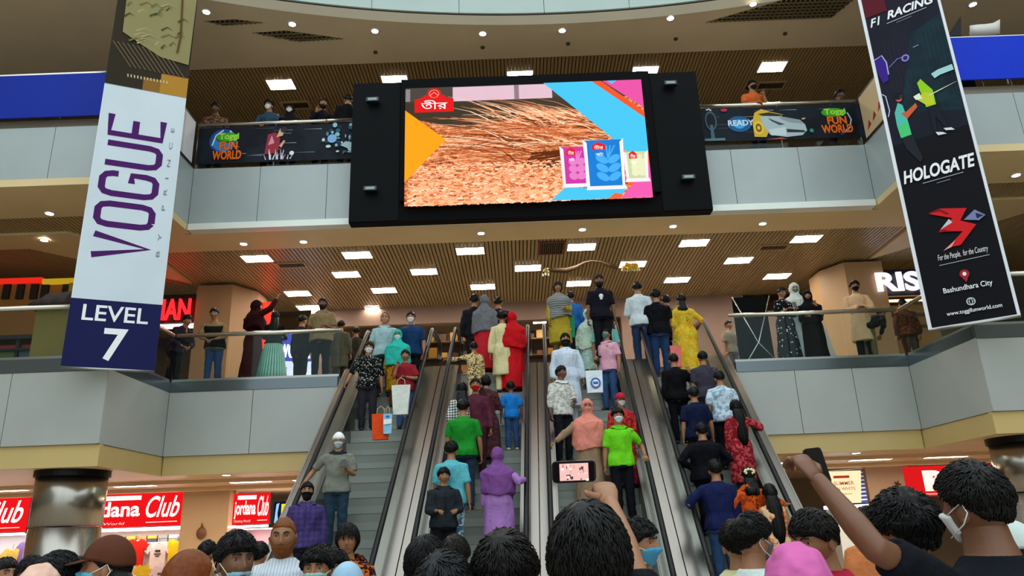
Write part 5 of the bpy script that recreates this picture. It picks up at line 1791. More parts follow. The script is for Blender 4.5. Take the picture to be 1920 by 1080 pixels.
    for side in (1, -1):
        fy = rng.uniform(-.05, .05)
        h, kn, an = V((side * .088, 0, .86)) * s, V((side * (st + .004), -.02 + fy * .5, .48)) * s, V((side * (st + .012), fy + .01, .08)) * s
        legpts.append((side, h, kn, an))
        mb.tube([h, h.lerp(kn, .5), kn, kn.lerp(an, .35), an.lerp(kn, .12), an, an - V((0, 0, .05 * s))], [.086 * s, .074 * s, .055 * s, .056 * s, .038 * s, .036 * s, .036 * s], 12)
        mb.tube([an + V((0, .03, -.045)) * s, an + V((0, -.08, -.05)) * s, an + V((0, -.17, -.062)) * s], [.036 * s, .04 * s, .026 * s], 10, 0, True, .8)
    body, nor = remesh(mb, vox, 2)
    if _dirs.get(hres) is None: _dirs[hres] = sphere_dirs(*hres)
    hd = shell(hres, lambda d, a: (1.0, 0.0))
    for sd in (1, -1):
        hd.ball((sd * .074, .008, -.012), (.011, .020, .032), 10, 8, 0, Matrix.Rotation(sd * .35, 3, 'Z'))
        hd.ball((sd * .077, .006, -.034), (.008, .010, .012), 8, 6)
    body.merge(hd, HM)
    ck = curl
    for side, S, E, W in arms:
        body.merge(hand_mb(side, E, W, near, ck, s * (1.0 if not fem else .92)))
    B(body, 'body', M(SKIN[skin], .5, 0, 'skin'))
    facing = abs(((yaw + hyaw + 180) % 360) - 180) < 112
    # --- hair, headwear
    seed = rng.uniform(0, 50)
    if hair and not (scarf and scarf[0]):
        hm = hair_mb(hair, hres, seed, hvol * (.3 if cap else 1))
        out = MB().merge(hm, HM)
        if longhair:
            pts = [HM @ V((0, .03, .02)), HM @ V((0, .055, -.08)), HM @ V((0, .085, -.18)), HM @ V((.0, .128, -.2 - longhair * .6)), HM @ V((0, .135, -.2 - longhair))]
            out.tube(pts, [.07 * s, .092 * s, .100 * s, .090 * s, .035 * s], 18, 0, True, 0.72, (0, 1, 0))
            rl = random.Random(seed)
            for k in range(60 if near else 26):                     # loose strands over the length of the hair
                a = rl.uniform(0, 2 * math.pi); w_ = rl.uniform(.85, 1.05)
                out.tube([p + V((math.cos(a) * r_ * w_ * s, math.sin(a) * .74 * r_ * w_ * s, rl.uniform(-.01, .01))) for p, r_ in zip(pts[1:], (.088, .098, .090, .045))], [.009 * s, .010 * s, .008 * s, .002], 5)
        B(out, 'hair', M(hcol, .45, 0, 'hair'))
    if beard:
        B(MB().merge(beard_mb(hres, beard), HM), 'beard', M(hcol if beard < 2 else hcol, .6, 0, 'hair'))
    if facing or near:
        for sd in (1, -1):
            if glasses or True:
                e = MB(); c = V((sd * .031, -.0672, .011))
                e.ball(HM @ c, .0128 * hsz, 14, 10)
                if near:
                    for i, f in enumerate(e.f):
                        mid = sum((e.v[j] for j in f), V()) / len(f)
                        if (HM.inverted() @ mid - c).normalized().dot(V((0, -1, 0))) > .68: e.m[i] = 1
                    B(e, 'eye', [M('#a4978a', .3), M('#1a0f0a', .1)])
                else:
                    B(e, 'eye', [M('#3a2a22', .2)])
            br = MB(); br.tube([HM @ V((sd * .014, -.098, .034)), HM @ V((sd * .032, -.094, .041)), HM @ V((sd * .050, -.080, .034))], [.004 * hsz, .0052 * hsz, .003 * hsz], 6)
            B(br, 'eyebrow', M('#120d0a', .6))
        if not mask or lowmask:
            lp = MB(); lp.tube([HM @ V((-.024, -.0885, -.0575)), HM @ V((0, -.1035, -.0565)), HM @ V((.024, -.0885, -.0575))], [.002, .0062 * hsz, .002], 8)
            if not beard or beard < 2: B(lp, 'lips', M('#7a4438', .45))
    if glasses:
        g = MB()
        for sd in (1, -1):
            cpt = [HM @ V((sd * .033 + .024 * math.cos(t), -.103 + .012 * abs(math.cos(t)), .010 + .018 * math.sin(t))) for t in [k * math.pi / 8 for k in range(17)]]
            g.tube(cpt, .0022 * hsz, 6, 0, False)
            g.tube([HM @ V((sd * .057, -.092, .014)), HM @ V((sd * .080, .0, .012))], .002 * hsz, 6)
        g.tube([HM @ V((-.009, -.112, .012)), HM @ V((.009, -.112, .012))], .002 * hsz, 6)
        B(g, 'glasses', M('#0e0e10', .2))
    if mask:
        mm = MB().merge(mask_mb(hres, lowmask), HM)
        B(mm, 'face_mask', M(mask, .7, 0, 'cloth'))
        if near:
            mz = -.055 if not lowmask else -.085
            lo = MB()
            for sd in (1, -1):
                lo.tube([HM @ V((sd * .058, -.070, mz + .03)), HM @ V((sd * .082, -.02, -.002)), HM @ V((sd * .086, .014, .018)), HM @ V((sd * .088, .03, -.012)), HM @ V((sd * .084, .008, -.045)), HM @ V((sd * .060, -.06, mz - .03))], .0022, 6, 0)
                B(lo, 'ear_loop', M('#e9ecee', .6)); lo = MB()
    if scarf and scarf[0]:
        kind, c1, c2 = scarf[0], scarf[1], scarf[2] if len(scarf) > 2 else None
        sm = MB().merge(scarf_mb(hres, seed, .022 if not near else .024), HM)
        length = scarf[3] if len(scarf) > 3 else .30
        n = 24; rings = []
        for i, (zz, g, fx) in enumerate(((1.58, .030, 1), (1.50, .045, 1), (1.45, .048, 1.12), (1.40, .052, 1.06), (1.34, .068, 1.0), (1.45 - length, .080, .96))):
            rx, ry, cy = prof(min(zz, 1.47) if zz < 1.47 else zz, fem)
            rx = (rx * (fat if zz < 1.46 else 1) + g) * fx; ry = ry * (1 + (fat - 1) * 1.9 if zz < 1.46 else 1) + g
            if zz <= 1.40: rx += .045
            rings.append([TT((rx * math.cos(t) * (1 + .03 * math.sin(5 * t + seed)), cy + ry * math.sin(t) * (1 + .03 * math.sin(7 * t + seed)) + (.0), zz + .03 * math.sin(3 * t + seed) * (i > 3) + (-.08 if math.sin(t) < -.3 and i == 5 else 0))) for t in [2 * math.pi * j / n for j in range(n)]])
        sm.loft(rings)
        mt = M(c1, .75, 0, kind, c2, scarf[4] if len(scarf) > 4 else 1.0)
        sm, nor = remesh(sm, .008 if near else .0115, 2)
        folds(sm, nor, .016, seed, 9, 7, 0, hc.z - .02)
        B(sm, 'headscarf', mt)
    if cap:
        ck_, cc = cap
        cm = MB()
        if ck_ == 'skullcap':
            cm.merge(shell(hres, lambda d, a: (sstep((d.z - .30 + .12 * (a > 90)) / .06), .020)), HM)
        elif ck_ == 'baseball':
            cm.merge(shell(hres, lambda d, a: (sstep((d.z - .32 + .3 * sstep((a - 60) / 80)) / .07), .016 + .012 * max(0, d.z))), HM)
            f = -1 if not cap_back else 1
            rows = []
            for k in range(7):
                a = -1.05 + 2.1 * k / 6
                rows.append([HM @ V((.080 * math.sin(a), f * .088 * math.cos(a), .048)), HM @ V((.094 * math.sin(a), f * (.09 + .085 * math.cos(a * .9)), .030 - .006 * math.cos(a))), HM @ V((.094 * math.sin(a), f * (.09 + .085 * math.cos(a * .9)), .024 - .006 * math.cos(a))), HM @ V((.080 * math.sin(a), f * .088 * math.cos(a), .040))])
            cm.loft(rows)
        B(cm, 'cap', M(cc, .7, 0, 'cloth'))
    # --- clothes
    tk, c1, c2, tsc = (*top, *([None, 1][len(top) - 2:])) if len(top) < 4 else top
    mt = M(c1, .75, 0, tk, c2, tsc, bump=.5)
    g = MB(); gr = .020
    zs = [z for z in (1.06, 1.2, 1.32, 1.39, 1.44, 1.478) if z > hem + .03]
    low = []
    z = hem
    while z < min(1.02, 1.02):
        low.append(z); z += .1
    rings = []
    for z in low:
        k = max(0, (.95 - z)) / .95
        rx0 = 1 + flare * k
        rings.append(ring(z, gr + .012 + (.02 * k if hem < .6 else 0), 22, rx0))
    for z in zs: rings.append(ring(z, gr if z < 1.42 else gr * .6, 22))
    g.loft(rings)
    send = {'short': .82, 'long': 1.9, 'none': 0, 'half': 1.15, 'threeq': 1.5}[sleeve]
    for side, S, E, W in arms:
        c = TT((side * .09, .01, 1.398))
        if send <= 0:
            g.tube([c, S], [.060 * s, .06 * s], 12); continue
        lw = 1.12 if sleeve == 'short' else 1.0
        if send <= 1:
            g.tube([c, S, S.lerp(E, send * .5), S.lerp(E, send)], [.058 * s, .064 * s, .062 * s * lw, .058 * s * lw], 14)
        else:
            g.tube([c, S, S.lerp(E, .5), E, E.lerp(W, (send - 1) * .6), E.lerp(W, send - 1)], [.058 * s, .066 * s, .064 * s, .062 * s, .056 * s, .046 * s], 14)
    cl, nor = remesh(g, .012 if near else .0165, 3)
    folds(cl, nor, .022 if not near else .018, seed, 8, 4.5 if hem > .7 else 2.5, -1, 1.36 * s)
    B(cl, {True: 'shirt', False: 'robe'}[hem > .62], mt)
    if collar:
        cg = MB(); n = 16
        for zz, gg in ((1.44, .022), (1.50, .018)):
            pass
        rr_ = []
        for zz, gg, dy in ((1.435, .030, -.02), (1.478, .024, .0), (1.486, .028, .0), (1.44, .042, -.02)):
            rx, ry, cy = prof(zz, fem)
            rr_.append([TT(((rx + gg) * math.cos(t), cy + (ry + gg) * math.sin(t) + (dy if math.sin(t) < 0 else 0), zz - (.03 if math.sin(t) < -.8 else 0))) for t in [2 * math.pi * j / n for j in range(n)]])
        cg.loft(rr_, 0, True, False)
        B(cg, 'collar', M(collar, .7, 0, 'cloth'))
    if placket:
        pg = MB()
        prev = []
        for zz in (1.42, 1.36, 1.28, 1.2) if hem < .62 else (1.40, 1.3, 1.2, 1.1, 1.0, .9):
            rx, ry, cy = prof(zz, fem)
            y = cy - (ry * (1 + (fat - 1) * 1.6) + .030)
            prev.append([TT((-.012, y, zz)), TT((.012, y, zz)), TT((.012, y + .02, zz)), TT((-.012, y + .02, zz))])
        pg.loft(prev, 0, False); B(pg, 'placket', M(placket, .6, 0, 'cloth'))
    if over:                                                     # open waistcoat or shoulder bag strap
        og = MB()
        rr_ = [ring(z, .052, 22) for z in (.86, .95, 1.06, 1.2, 1.32, 1.38)]
        og.loft(rr_); om, on = remesh(og, .0165, 2); B(om, 'waistcoat', M(over, .7, 0, 'cloth'))
    if skirt:
        k1, k2 = skirt; n = 60; rings = []
        for zz, gg in ((1.02, .025), (.9, .04), (.6, .09), (.3, .13), (.06, .17)):
            rx, ry, cy = prof(max(zz, .5), fem)
            rings.append([TT(((rx + gg + (.012 if j % 2 else -.012) * (1.02 - zz)) * math.cos(t), (ry + gg + (.012 if j % 2 else -.012) * (1.02 - zz)) * math.sin(t), zz)) for j, t in enumerate([2 * math.pi * j / n for j in range(n)])])
        sg = MB().loft(rings)
        for i, f in enumerate(sg.f): sg.m[i] = (i % n) % 2 if len(f) == 4 else 0
        B(sg, 'pleated_skirt', [M(k1, .7, 0, 'cloth'), M(k2, .7, 0, 'cloth')])
    if hem > .25 and not skirt:
        tg = MB()
        tg.loft([ring(z, .012, 18) for z in (.80, .86, .95, 1.0)])
        for side, h, kn, an in legpts:
            tg.tube([h + V((0, 0, .02)), h.lerp(kn, .5), kn, kn.lerp(an, .5), an + V((0, 0, .0)), an - V((0, 0, .02 * s))], [.102 * s, .092 * s, .076 * s, .070 * s, .062 * s, .062 * s], 14)
        bk = bottom if isinstance(bottom, tuple) else ('cloth', bottom, None, 1)
        tm, nor = remesh(tg, .0165, 2); folds(tm, nor, .010, seed + 5, 10, 9, -1, .8 * s)
        B(tm, 'trousers', M(bk[1], .8, 0, bk[0], bk[2], bk[3]))
    for side, h, kn, an in legpts:
        sg = MB()
        sg.tube([an + V((0, .062, -.045)) * s, an + V((0, .02, -.04)) * s, an + V((0, -.07, -.046)) * s, an + V((0, -.15, -.056)) * s, an + V((0, -.195, -.062)) * s], [.034 * s, .042 * s, .044 * s, .036 * s, .016 * s], 12, 0, True, .72)
        B(sg, 'shoe', M(shoes, .5, 0, 'plain'))
    if drape:                                                    # saree end or scarf over the shoulder
        dk, d1_, d2_ = drape; dg_ = MB()
        rows = []
        for k in range(15):
            t = k / 14
            a = math.radians(-150 + 300 * t); zz = 1.02 + .46 * sstep(t * 1.4) if t < .75 else 1.48 - (t - .75) * 2.4
            zz = min(zz, 1.45)
            rx, ry, cy = prof(zz, fem); rx += .040; ry += .046
            ln = .16
            rows.append([TT(((rx + e) * math.cos(a), cy + (ry + e) * math.sin(a), zz + q)) for e, q in ((.0, -ln), (.012, -ln * .3), (.0, ln * .4), (-.03, ln * .4), (-.02, -ln * .3), (-.03, -ln))])
        dg_.loft(rows)
        dm, nor = remesh(dg_, .016, 3); folds(dm, nor, .010, seed, 10, 10)
        B(dm, 'drape', M(d1_, .75, 0, dk, d2_))
    if shawl:
        kd, k1, k2, ln = shawl
        sg = MB(); n = 26; rr_ = []
        for i, (zz, gx, gy) in enumerate(((1.49, .026, .026), (1.455, .05, .045), (1.40, .085, .06), (1.30, .095, .07), (1.45 - ln * .7, .10, .08), (1.45 - ln, .105, .085))):
            rx, ry, cy = prof(zz, fem)
            if zz < 1.46: rx *= fat; ry *= 1 + (fat - 1) * 1.9
            rr_.append([TT(((rx + gx) * math.cos(t) * (1 + .025 * math.sin(6 * t + seed)), cy + (ry + gy) * math.sin(t) * (1 + .03 * math.sin(7 * t + seed)), zz + (.05 * math.sin(2 * t + seed) if i == 5 else 0))) for t in [2 * math.pi * j / n for j in range(n)]])
        sg.loft(rr_); sm, nor = remesh(sg, .0135, 2); folds(sm, nor, .014, seed, 8, 8)
        B(sm, 'shawl', M(k1, .8, 0, kd, k2))
    if badge:
        rx, ry, cy = prof(1.27, fem)
        bg = MB()
        for k, (dx, dz, r_) in enumerate(((.0, 0, .045), (.0, -.05, .03))):
            c_ = TT((dx, cy - (ry * (1 + (fat - 1) * 1.6) + .030), 1.27 + dz)); bg.ball(c_, (r_ * s, .012, r_ * s), 12, 8)
        B(bg, 'chest_emblem', M(badge, .6))
    if bow:
        fb = MB()
        for k in range(9):
            a = 2 * math.pi * k / 9
            fb.ball(HM @ V((.06 * math.cos(a), .085, .06 + .03 * math.sin(a))), .02 * hsz, 8, 6)
        B(fb, 'hair_flowers', M('#ece6b4', .7))
    return root, arms, HM


def world_of(root, p): return root.location + Matrix.Rotation(root.rotation_euler[2], 3, 'Z') @ V(p)
# ---------------------------------------------------------------- who stands where
TEE = lambda c: ('cloth', c)
JEANS = ('cloth', '#34507a', None, 1)
W_ = '#dfe6ea'
# --- upper gallery, behind the printed banners
person('person in dark patterned shirt leaning over the globe-lettered banner beside the white hanging banner', 405, 193, 'up', 15.25, yaw=10, top=('print', '#4a2f26', '#8a6a50', 1), sleeve='long', L='lean', Rr='lean', lean=22, skin='d', hpitch=10)
person('masked person in slate blue shirt leaning on the upper rail', 505, 188, 'up', 15.25, yaw=-5, mask=W_, top=TEE('#2f4a5e'), sleeve='long', L='lean', Rr='lean', lean=15, hair='full')
person('masked person in black headscarf at the upper rail beside the person in slate blue', 544, 195, 'up', 15.25, yaw=5, mask=W_, scarf=('cloth', '#121014'), top=TEE('#16121a'), sleeve='long', L='lean', Rr='lean', lean=14, fem=True)
person('bearded person in black at the upper rail with a hand at the mouth', 606, 185, 'up', 15.25, yaw=25, beard=1, top=TEE('#15121a'), sleeve='long', L='lean', Rr='chin', lean=8)
person('person in black turned away beside the edge of the screen housing', 653, 177, 'up', 15.25, yaw=200, top=TEE('#0f1014'), sleeve='long', L='fwd', Rr='fwd')
person('person in orange shirt and dark cap looking over the car banner', 1409, 152, 'up', 15.25, yaw=8, cap=('baseball', '#15120f'), cap_back=True, mask='#1a1a1e', top=TEE('#c8602f'), sleeve='short', L='chin', Rr='lean', lean=10)
person('crouching dark figure on the upper gallery at the end of the car banner', 1572, 168, 'up', 15.4, yaw=60, top=TEE('#2a221c'), sleeve='long', L='fwd', Rr='fwd', lean=30, skin='d')
# --- middle gallery, left
person('person in dark purple shirt bending over the rail near the white hanging banner', 352, 590, 'mid', 15.5, yaw=60, top=TEE('#2b2030'), sleeve='long', L='lean', Rr='lean', lean=30, hair='full', bottom='#14141a')
person('person in tan shirt and dark waistcoat leaning with folded arms on the left rail', 403, 577, 'mid', 15.42, yaw=5, top=TEE('#96794e'), over='#1d1c1a', L='lean', Rr='lean', lean=22, bottom=JEANS, hair='short')
person('person in dark maroon long dress turned aside at the left rail', 482, 563, 'mid', 16.05, yaw=120, fem=True, top=TEE('#3a0f12'), sleeve='long', hem=.06, flare=.25, scarf=('cloth', '#2c0a0d'), Rr='up', L='fwd')
person('person in black top and pleated mint skirt with her back turned at the left rail', 517, 583, 'mid', 15.55, yaw=190, fem=True, top=TEE('#121214'), sleeve='long', hem=.95, skirt=('#a8d8c4', '#5f9484'), hair='long', longhair=.3, L='lean', Rr='lean')
person('tall person in khaki polo and black trousers standing at the left rail', 606, 558, 'mid', 15.6, yaw=0, top=TEE('#8a7452'), fat=1.12, L='fwd', Rr='fwd', bottom='#0e0f14', beard=1, collar='#7a6646', skin='d')
person('person in grey green kurta half hidden between khaki polo and the escalators', 640, 600, 'mid', 16.2, yaw=175, top=TEE('#5a5644'), sleeve='long', hem=.5, bottom='#33302a')
person('dark figure in black behind the khaki polo wearer', 568, 590, 'mid', 16.8, yaw=150, top=TEE('#141316'), sleeve='long', bottom='#101012')
person('person in brown shirt walking behind the head of the first escalator', 668, 612, 'mid', 16.8, yaw=200, top=TEE('#3c3226'), sleeve='long', bottom='#2a2620')
# --- middle gallery, right
dot_w, dot_arms, _ = person('person with glasses in white-dotted black dress looking at her phone', 1464, 538, 'mid', 15.42, yaw=20, fem=True, glasses=True, top=('dots', '#101014', '#d8d8dc', .8), sleeve='half', hem=.1, flare=.2, L='phone', Rr='phone', hpitch=12)
person('person in pale headscarf and green mask between two people in black', 1487, 531, 'mid', 15.75, yaw=0, fem=True, mask='#5f8068', scarf=('cloth', '#cdd2cc'), top=TEE('#c8ccd0'), sleeve='long', hem=.1, flare=.2)
person('person in black abaya touching her face beside the dotted dress', 1512, 545, 'mid', 15.5, yaw=-15, fem=True, top=TEE('#0c0c10'), scarf=('cloth', '#0d0d11', None, .42), sleeve='long', hem=.05, flare=.25, L='chin', Rr='fwd')
person('bearded person in long cream kurta standing with folded arms at the right rail', 1600, 526, 'mid', 15.45, yaw=-10, mask='#1a1a1c', top=TEE('#d9b088'), sleeve='long', hem=.42, flare=.12, bottom='#14141a', L='fold', Rr='fold', hair='full')
person('person in black shirt and khaki trousers bending away at the right rail', 1650, 577, 'mid', 15.6, yaw=110, top=TEE('#0f0e12'), sleeve='long', bottom='#6a6040', lean=60, L='lean', Rr='lean', H=1.6)
person('person in brown behind the folded arms, half hidden by the black banner', 1690, 560, 'mid', 16.6, yaw=170, top=('print', '#3a2418', '#6a3a22', 1), sleeve='long', bottom='#2c241c')
person('faint person in light clothes behind the right escalator balustrade', 1365, 600, 'mid', 17.6, yaw=30, top=TEE('#8f887c'), bottom='#6a7078')
person('dark person standing beside the orange-lit shop window', 1552, 575, 'mid', 17.4, yaw=140, top=TEE('#2a2730'), sleeve='long', bottom='#222')if False else None
# --- first escalator (coming down)
person('balding person in pale cyan shirt at the head of the first escalator', 722, 585, 'esc', yaw=5, hair='bald', mask='#b98763', top=TEE('#9cbcc0'), collar='#8fb0b4', sleeve='short', L='down', Rr='down', bottom='#33363c', fat=1.1)
person('masked person in navy blue t-shirt at the head of the first escalator', 787, 583, 'esc', yaw=0, mask=W_, top=TEE('#17365e'), fat=1.12, bottom='#15161c', hair='short')
person('masked person in turquoise headscarf and mustard yellow tunic', 746, 618, 'esc', H=1.58, yaw=5, fem=True, mask=W_, scarf=('cloth', '#2fb5a4', None, .46), top=('print', '#c08a1c', '#8a5c12', 1), sleeve='long', hem=.36, flare=.15, bottom='#7a4a22', L='down', Rr='bag')
person('masked person in black floral shirt holding the left handrail', 692, 640, 'esc', yaw=12, mask=W_, top=('floral', '#101114', '#b8bcae', 1.2), sleeve='half', bottom='#2c2a33', Rr='rail', L='hang', fat=1.06, hair='short')
person('child in maroon t-shirt with a hand at his chin', 766, 655, 'esc', H=1.48, yaw=0, top=TEE('#8c1f2a'), bottom=JEANS, Rr='chin', L='fold', hair='short')
cap_man, cap_arms, _ = person('masked person in white skullcap and grey polo looking at a phone', 636, 811, 'esc', yaw=10, mask='#bcd0d8', cap=('skullcap', '#eef0ee'), top=TEE('#7d7f74'), collar='#22242a', bottom='#2a4050', Rr='railside', L='phone', hpitch=6)
person('bearded person in purple shirt and dark mask left of the first escalator', 576, 902, 'esc', yaw=12, mask='#141418', beard=1, top=('check', '#4a3d72', '#3c3162', .6), sleeve='long', collar='#44386a', placket='#3a3060', L='hang', Rr='hang', bottom='#22242c', fat=1.1)
# --- second escalator (going up, seen from behind)
person('person in grey hooded shawl and red skirt at the head of the second escalator', 908, 553, 'esc', H=1.72, yaw=165, fem=True, scarf=('cloth', '#6d6f74', None, .55), top=TEE('#c22430'), sleeve='long', hem=.06, flare=.3)
person('dark-haired person ahead of the grey hooded shawl', 889, 552, 'mid', 15.65, yaw=180, top=TEE('#1b1b20'), sleeve='long', hair='full')
person('dark-haired person standing between the grey shawl and the red saree', 934, 556, 'mid', 15.75, yaw=175, top=TEE('#22222a'), sleeve='long', hair='short')
person('person in long cream kurta riding up with his back turned', 941, 583, 'esc', yaw=180, top=TEE('#d8cc9a'), sleeve='long', hem=.36, flare=.12, hair='full', hvol=1.3, bottom='#d8cc9a', fat=1.05, L='hang', Rr='fwd')
person('person in bright red veil and dress from behind', 971, 584, 'esc', H=1.6, yaw=180, fem=True, scarf=('cloth', '#c0141c', None, .5), top=TEE('#c4161e'), sleeve='long', hem=.08, flare=.25)
person('child in cream and brown patterned top reaching for the handrail', 888, 640, 'esc', H=1.32, yaw=190, top=('print', '#d8c08a', '#5c4426', 1.4), sleeve='long', hem=.7, L='wide', Rr='down', hair='short', bottom='#c8b488')
person('long-haired person in black and white checked shirt from behind', 866, 715, 'esc', H=1.62, yaw=185, fem=True, top=('check', '#e0e4e0', '#15211c', 1), sleeve='long', hair='long', longhair=.16, bottom='#2a3038')
person('child with red face mask carried over a shoulder', 891, 708, 'esc', H=1.60, yaw=5, mask='#c01f24', top=TEE('#5a2838'), sleeve='long', hair='short', bottom='#3a2028', fat=.8)
person('person in dark maroon shawl carrying the child, seen from behind', 911, 702, 'esc', H=1.58, yaw=180, fem=True, top=('print', '#3a2226', '#5c3038', 1), sleeve='long', hem=.12, flare=.2, L='carry', Rr='fold', hair='long', drape=('cloth', '#44282e', None))
person('small child in bright blue t-shirt and jeans from behind', 957, 713, 'esc', H=1.22, yaw=185, top=TEE('#1c78c8'), bottom=JEANS, shoes='#e0dcc8', hair='short', skin='d')
person('person in green t-shirt from behind on the second escalator', 868, 748, 'esc', yaw=180, top=TEE('#1f8a2a'), bottom='#2c3a50', hair='full', fat=1.14, L='fwd', Rr='down')
person('person in turquoise t-shirt from behind beside the person in lilac', 846, 826, 'esc', yaw=175, top=TEE('#5cb4c0'), bottom=('print', '#3a6a80', '#cfe0e4', 1), hair='full', L='fwd', Rr='hang', fat=1.08)
person('smiling person in dark grey shirt facing down the second escalator', 832, 876, 'esc', H=1.62, yaw=15, top=TEE('#262b30'), sleeve='long', collar='#20252a', placket='#1e2226', L='fwd', Rr='fwd', bottom='#15171c', hair='full', fat=1.1)
person('person in lilac dress and purple headscarf holding the handrail from behind', 932, 838, 'esc', H=1.66, yaw=182, fem=True, scarf=('cloth', '#7a4a8c', None, .42), top=TEE('#a878bc'), sleeve='long', hem=.10, flare=.15, Rr='railside', L='down', fat=1.06)
# --- third escalator (coming down)
person('person in grey striped shawl with a green bag at the head of the third escalator', 1045, 528, 'esc', H=1.62, yaw=0, fem=True, hair='bob', hvol=.8, top=TEE('#a8922c'), sleeve='long', hem=.35, flare=.15, shawl=('hstripe', '#8d8f8c', '#5d6062', .52), L='fwd', Rr='rail', bottom='#6a5a30')
person('person in blue half hidden behind the grey striped shawl', 1069, 546, 'esc', H=1.6, yaw=170, top=TEE('#2a68b0'), sleeve='long', bottom='#22304a')
person('bearded person in black t-shirt standing tall on the third escalator', 1122, 515, 'esc', H=1.78, yaw=0, beard=1.3, top=TEE('#15151e'), bottom='#16161c', fat=1.06, skin='d', badge='#d8d8dc', L='hang', Rr='hang')
person('masked person in pale mint headscarf and dress', 1101, 580, 'esc', H=1.62, yaw=0, fem=True, mask='#d0cfc8', scarf=('print', '#bfe0c8', '#e4f0e0', .5, 1.0), top=('print', '#a8d4c4', '#d8eae0', .6), sleeve='long', hem=.4, flare=.1, bottom='#23408a')
person('dark-masked person in aqua shirt behind the pink shirt', 1144, 586, 'esc', H=1.66, yaw=10, mask='#181a1e', top=TEE('#7cc0b8'), bottom='#2a2c34', glasses=True)
person('person in light pink shirt with teal mask looking up', 1157, 614, 'esc', H=1.66, yaw=-35, hpitch=-12, mask='#3f7f88', top=TEE('#d8a0b4'), collar='#cf97ab', bottom=JEANS, Rr='fwd', L='down', hair='full', fat=1.06)
person('large bearded person in long white kurta and black mask', 1059, 624, 'esc', H=1.78, yaw=5, mask='#101014', beard=1.4, top=TEE('#cfdcec'), sleeve='long', hem=.30, flare=.18, placket='#1c2430', fat=1.2, L='bag', Rr='down', bottom='#c8d2e0', hair='short')
person('slim person in white printed shirt glancing sideways below the white kurta', 1041, 685, 'esc', H=1.66, yaw=20, hyaw=35, top=('print', '#d8d8d0', '#a8aaa4', 1), sleeve='threeq', collar='#dcdcd6', bottom='#1c1d22', Rr='down', L='fwd', skin='d', fat=.92)
person('masked child in red cap and red top behind the lime green polo', 1175, 737, 'esc', H=1.5, yaw=15, mask=W_, cap=('baseball', '#b8243a'), top=('print', '#a81c28', '#c84a3a', 1), sleeve='long', bottom='#8a1a24', hem=.06, flare=.2)
person('person in salmon pink headscarf and beige abaya holding the left handrail', 1100, 748, 'esc', H=1.6, yaw=0, fem=True, mask='#e08f86', scarf=('cloth', '#e08a78', None, .46), top=TEE('#957b62'), sleeve='long', hem=.05, flare=.2, Rr='railside', L='down')
person('masked person in lime green polo holding the right handrail', 1157, 764, 'esc', H=1.72, yaw=3, mask=W_, top=TEE('#70d422'), collar='#66c81e', bottom='#12131a', L='railside', Rr='hang', hair='full', fat=1.0)
# --- fourth escalator (going up, seen from behind)
person('person in white shirt at the head of the last escalator', 1194, 528, 'mid', 15.28, yaw=170, top=TEE('#ccd8de'), sleeve='long', bottom='#2a3a5c', L='fwd', Rr='down', hair='short')
person('person in black shirt and jeans from behind beside the white shirt', 1222, 543, 'esc', H=1.78, yaw=180, top=TEE('#0e0f14'), bottom=('cloth', '#263f66', None, 1), fat=1.15, hair='full')
person('dark-haired head between the black shirt and the yellow saree', 1247, 553, 'mid', 16.2, yaw=180, top=TEE('#3a3c44'), hair='full')
person('person in yellow saree from behind at the head of the last escalator', 1276, 551, 'esc', H=1.64, yaw=178, fem=True, top=('print', '#d8a020', '#c8c040', .8), sleeve='half', hem=.05, flare=.25, drape=('print', '#dca828', '#8a5a18'), L='hang', Rr='akimbo', hair='short', longhair=.05, fat=1.1)
person('person in black jacket from behind with a hand raised to the ear', 1247, 662, 'esc', H=1.7, yaw=185, top=TEE('#0b0b0f'), sleeve='long', bottom='#101116', Rr='ear', L='hang', fat=1.1)
person('person in charcoal grey shirt from behind beside the yellow saree', 1316, 657, 'esc', H=1.64, yaw=180, top=TEE('#3d3a48'), bottom='#2a2c34', hair='short')
person('person in pale blue printed shirt from behind near the right handrail', 1347, 694, 'esc', H=1.66, yaw=185, top=('print', '#c4d8e4', '#8fa8bc', .7), sleeve='short', bottom='#14151a', hair='short', fat=1.08)
person('person in navy shirt from behind, left of the pale blue printed shirt', 1299, 725, 'esc', H=1.68, yaw=180, top=TEE('#111a38'), bottom='#14151c', hair='full', L='hang', fat=1.08)
person('long-haired person in red print dress beside the right handrail', 1383, 748, 'esc', H=1.6, yaw=190, fem=True, top=('print', '#7c1820', '#c04a50', 1), sleeve='long', hem=.3, hair='long', longhair=.5, hvol=1.2, Rr='rail')
person('broad person in black shirt filling the middle of the last escalator', 1313, 792, 'esc', H=1.72, yaw=180, top=TEE('#0d0e15'), sleeve='long', bottom='#0d0e12', fat=1.25, hair='full', L='akimbo', Rr='akimbo')
person('person in orange sari with pale flowers in her hair', 1401, 874, 'esc', H=1.6, yaw=178, fem=True, bow=True, top=('print', '#d0561c', '#a83c14', .7), sleeve='half', hem=.05, flare=.2, drape=('print', '#d8601c', '#7a2a14'), hair='short', longhair=.06, Rr='railside', L='akimbo')
person('person in dark blue shirt from behind holding the left handrail', 1330, 862, 'esc', H=1.72, yaw=180, top=TEE('#18204a'), sleeve='long', bottom=('cloth', '#2a4468', None, 1), fat=1.1, hair='full', L='rail', Rr='down')
person('long-haired person in orange and white dress at the foot of the last escalator', 1441, 905, 'esc', H=1.64, yaw=185, fem=True, top=('print', '#d8b48a', '#d8642c', .8), sleeve='none', hem=.2, hair='long', longhair=.45)
